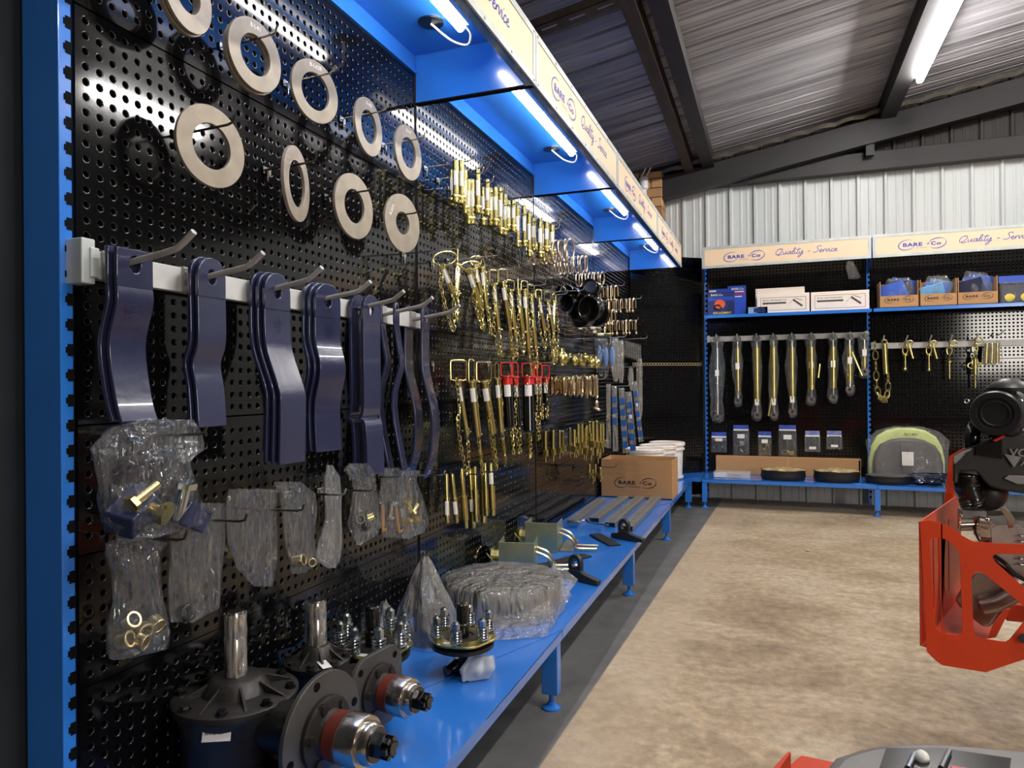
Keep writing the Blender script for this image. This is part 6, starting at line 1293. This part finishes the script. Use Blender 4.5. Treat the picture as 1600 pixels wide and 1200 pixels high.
# chassis, deck and wheels beyond the frame edge
MB().box(-0.15, 1.05, 0.05, 0.11, 0.34, 0.40).box(-0.15, 1.05, 0.45, 0.51, 0.34, 0.40).box(0.05, 0.10, 0.05, 0.5, 0.30, 0.46).box(0.10, 1.0, 0.10, 0.50, 0.40, 0.56).build('chassis', ORANGE, t, smooth=0, bevel=0.004)
RUB = mat('tyre_rubber', (22, 22, 22), 0.8, bump=0.5, bscale=40)
for y in (0.02-0.16, 0.62):
    wh = MB().lathe([(0.13,-0.08),(0.24,-0.10),(0.27,-0.07),(0.275,0),(0.27,0.07),(0.24,0.10),(0.13,0.08)], 40, T(0.48, y, 0.275) @ RX(90)).build('rear_tyre', RUB, t, smooth=40); MB().lathe([(0.13,-0.06),(0.11,-0.02),(0.03,-0.02)], 28, T(0.48, y, 0.275) @ RX(90)).build('wheel_rim', GPLAS, wh)
for y in (-0.05, 0.5): MB().lathe([(0.05,-0.05),(0.11,-0.05),(0.125,0),(0.11,0.05),(0.05,0.05)], 28, T(1.45, y, 0.125) @ RX(90)).build('castor_wheel', RUB, t, smooth=40)
MB().box(0.75, 1.6, -0.15, 0.75, 0.11, 0.24).box(1.0, 1.5, 0.0, 0.06, 0.22, 0.42).build('cutting_deck', ORANGE, t, smooth=0, bevel=0.01)
# ---- second mower close to the camera, only its console in view
O2 = Vector((1.62, 1.0, 0)); t2 = thing('mower', 'grey consoled orange mower at the bottom edge, close to the camera', 'mower', O2)
ZT = 0.60
top = [at_z(*q, ZT) for q in ((1225,1262),(1300,1176),(1340,1163),(1385,1155),(1450,1153),(1520,1158),(1600,1166),(1720,1182),(1860,1260),(1700,1420),(1350,1420))]
MB().prism([(p.x-O2.x, p.y-O2.y) for p in top], ZT-0.16, ZT, None).build('console', GPLAS, t2, smooth=30, bevel=0.022)
win = [at_z(*q, ZT+0.001) for q in ((1385,1169),(1470,1169),(1580,1185),(1572,1240),(1360,1240))]
wn = MB().prism([(p.x-O2.x, p.y-O2.y) for p in win], ZT-0.02, ZT+0.0015).build('dark_panel', BLK2, t2, smooth=0)
for (a, b) in (((1428,1178),(1418,1200)),((1483,1173),(1470,1200))):
    p, q = at_z(*a, ZT+0.006), at_z(*b, ZT+0.006); MB().tube([(p.x-O2.x, p.y-O2.y, ZT+0.006), (q.x-O2.x, q.y-O2.y, ZT+0.006)], 0.004, 8).build('control_lever', ZINC, t2)
p = at_z(1440, 1184, ZT+0.004); MB().ball((p.x-O2.x, p.y-O2.y, ZT+0.004), 0.011, 14, 8).build('lever_knob', WHITE, t2)
p = at_z(1498, 1199, ZT+0.002); MB().box(p.x-O2.x-0.01, p.x-O2.x+0.04, p.y-O2.y-0.03, p.y-O2.y, ZT, ZT+0.003).build('red_label', RED, t2, smooth=0)
for nm, pts, z in (('front_guard', ((1207,1200),(1231,1174),(1236,1175),(1218,1200),(1200,1230),(1190,1230)), 0.56), ('side_plate', ((1228,1200),(1252,1180),(1310,1192),(1330,1240),(1210,1240)), 0.50)):
    pp = [at_z(*q, z) for q in pts]; MB().prism([(p.x-O2.x, p.y-O2.y) for p in pp], z-0.06 if nm == 'front_guard' else z-0.004, z).build(nm, ORANGE, t2, smooth=0, bevel=0.001)
MB().box(-0.22, 0.35, -0.55, 0.02, 0.30, 0.46).box(-0.25, 0.40, -0.60, 0.0, 0.26, 0.32).build('chassis', ORANGE, t2, smooth=0, bevel=0.004)
for y in (-0.52, -0.10): MB().lathe([(0.08,-0.05),(0.15,-0.06),(0.165,0),(0.15,0.06),(0.08,0.05)], 30, T(-0.14, y, 0.165) @ RY(90)).build('tyre', RUB, t2, smooth=40); MB().lathe([(0.08,-0.05),(0.15,-0.06),(0.165,0),(0.15,0.06),(0.08,0.05)], 30, T(0.36, y, 0.165) @ RY(90)).build('tyre', RUB, t2, smooth=40)
for y in (-0.52, -0.10): MB().cyl((-0.14, y, 0.165), (0.36, y, 0.165), 0.02, n=12).box(0.06, 0.12, y-0.02, y+0.02, 0.165, 0.30).build('axle', BLK2, t2)
# pebble on the floor
p = at_z(1262, 860, 0.008); o = MB().ball((0,0,0), 0.012, 10, 6).build('pebble', KRAFT2); o.location = (p.x, p.y, 0.008); o.scale = (1.3, 0.9, 0.65); tag(o, 'small pale pebble lying on the open concrete floor', 'pebble')

for _o in bpy.data.objects:
    if _o.get('label') and _words(_o['label']) > 16: print('LONG', _o.name, _words(_o['label']), _o['label'])
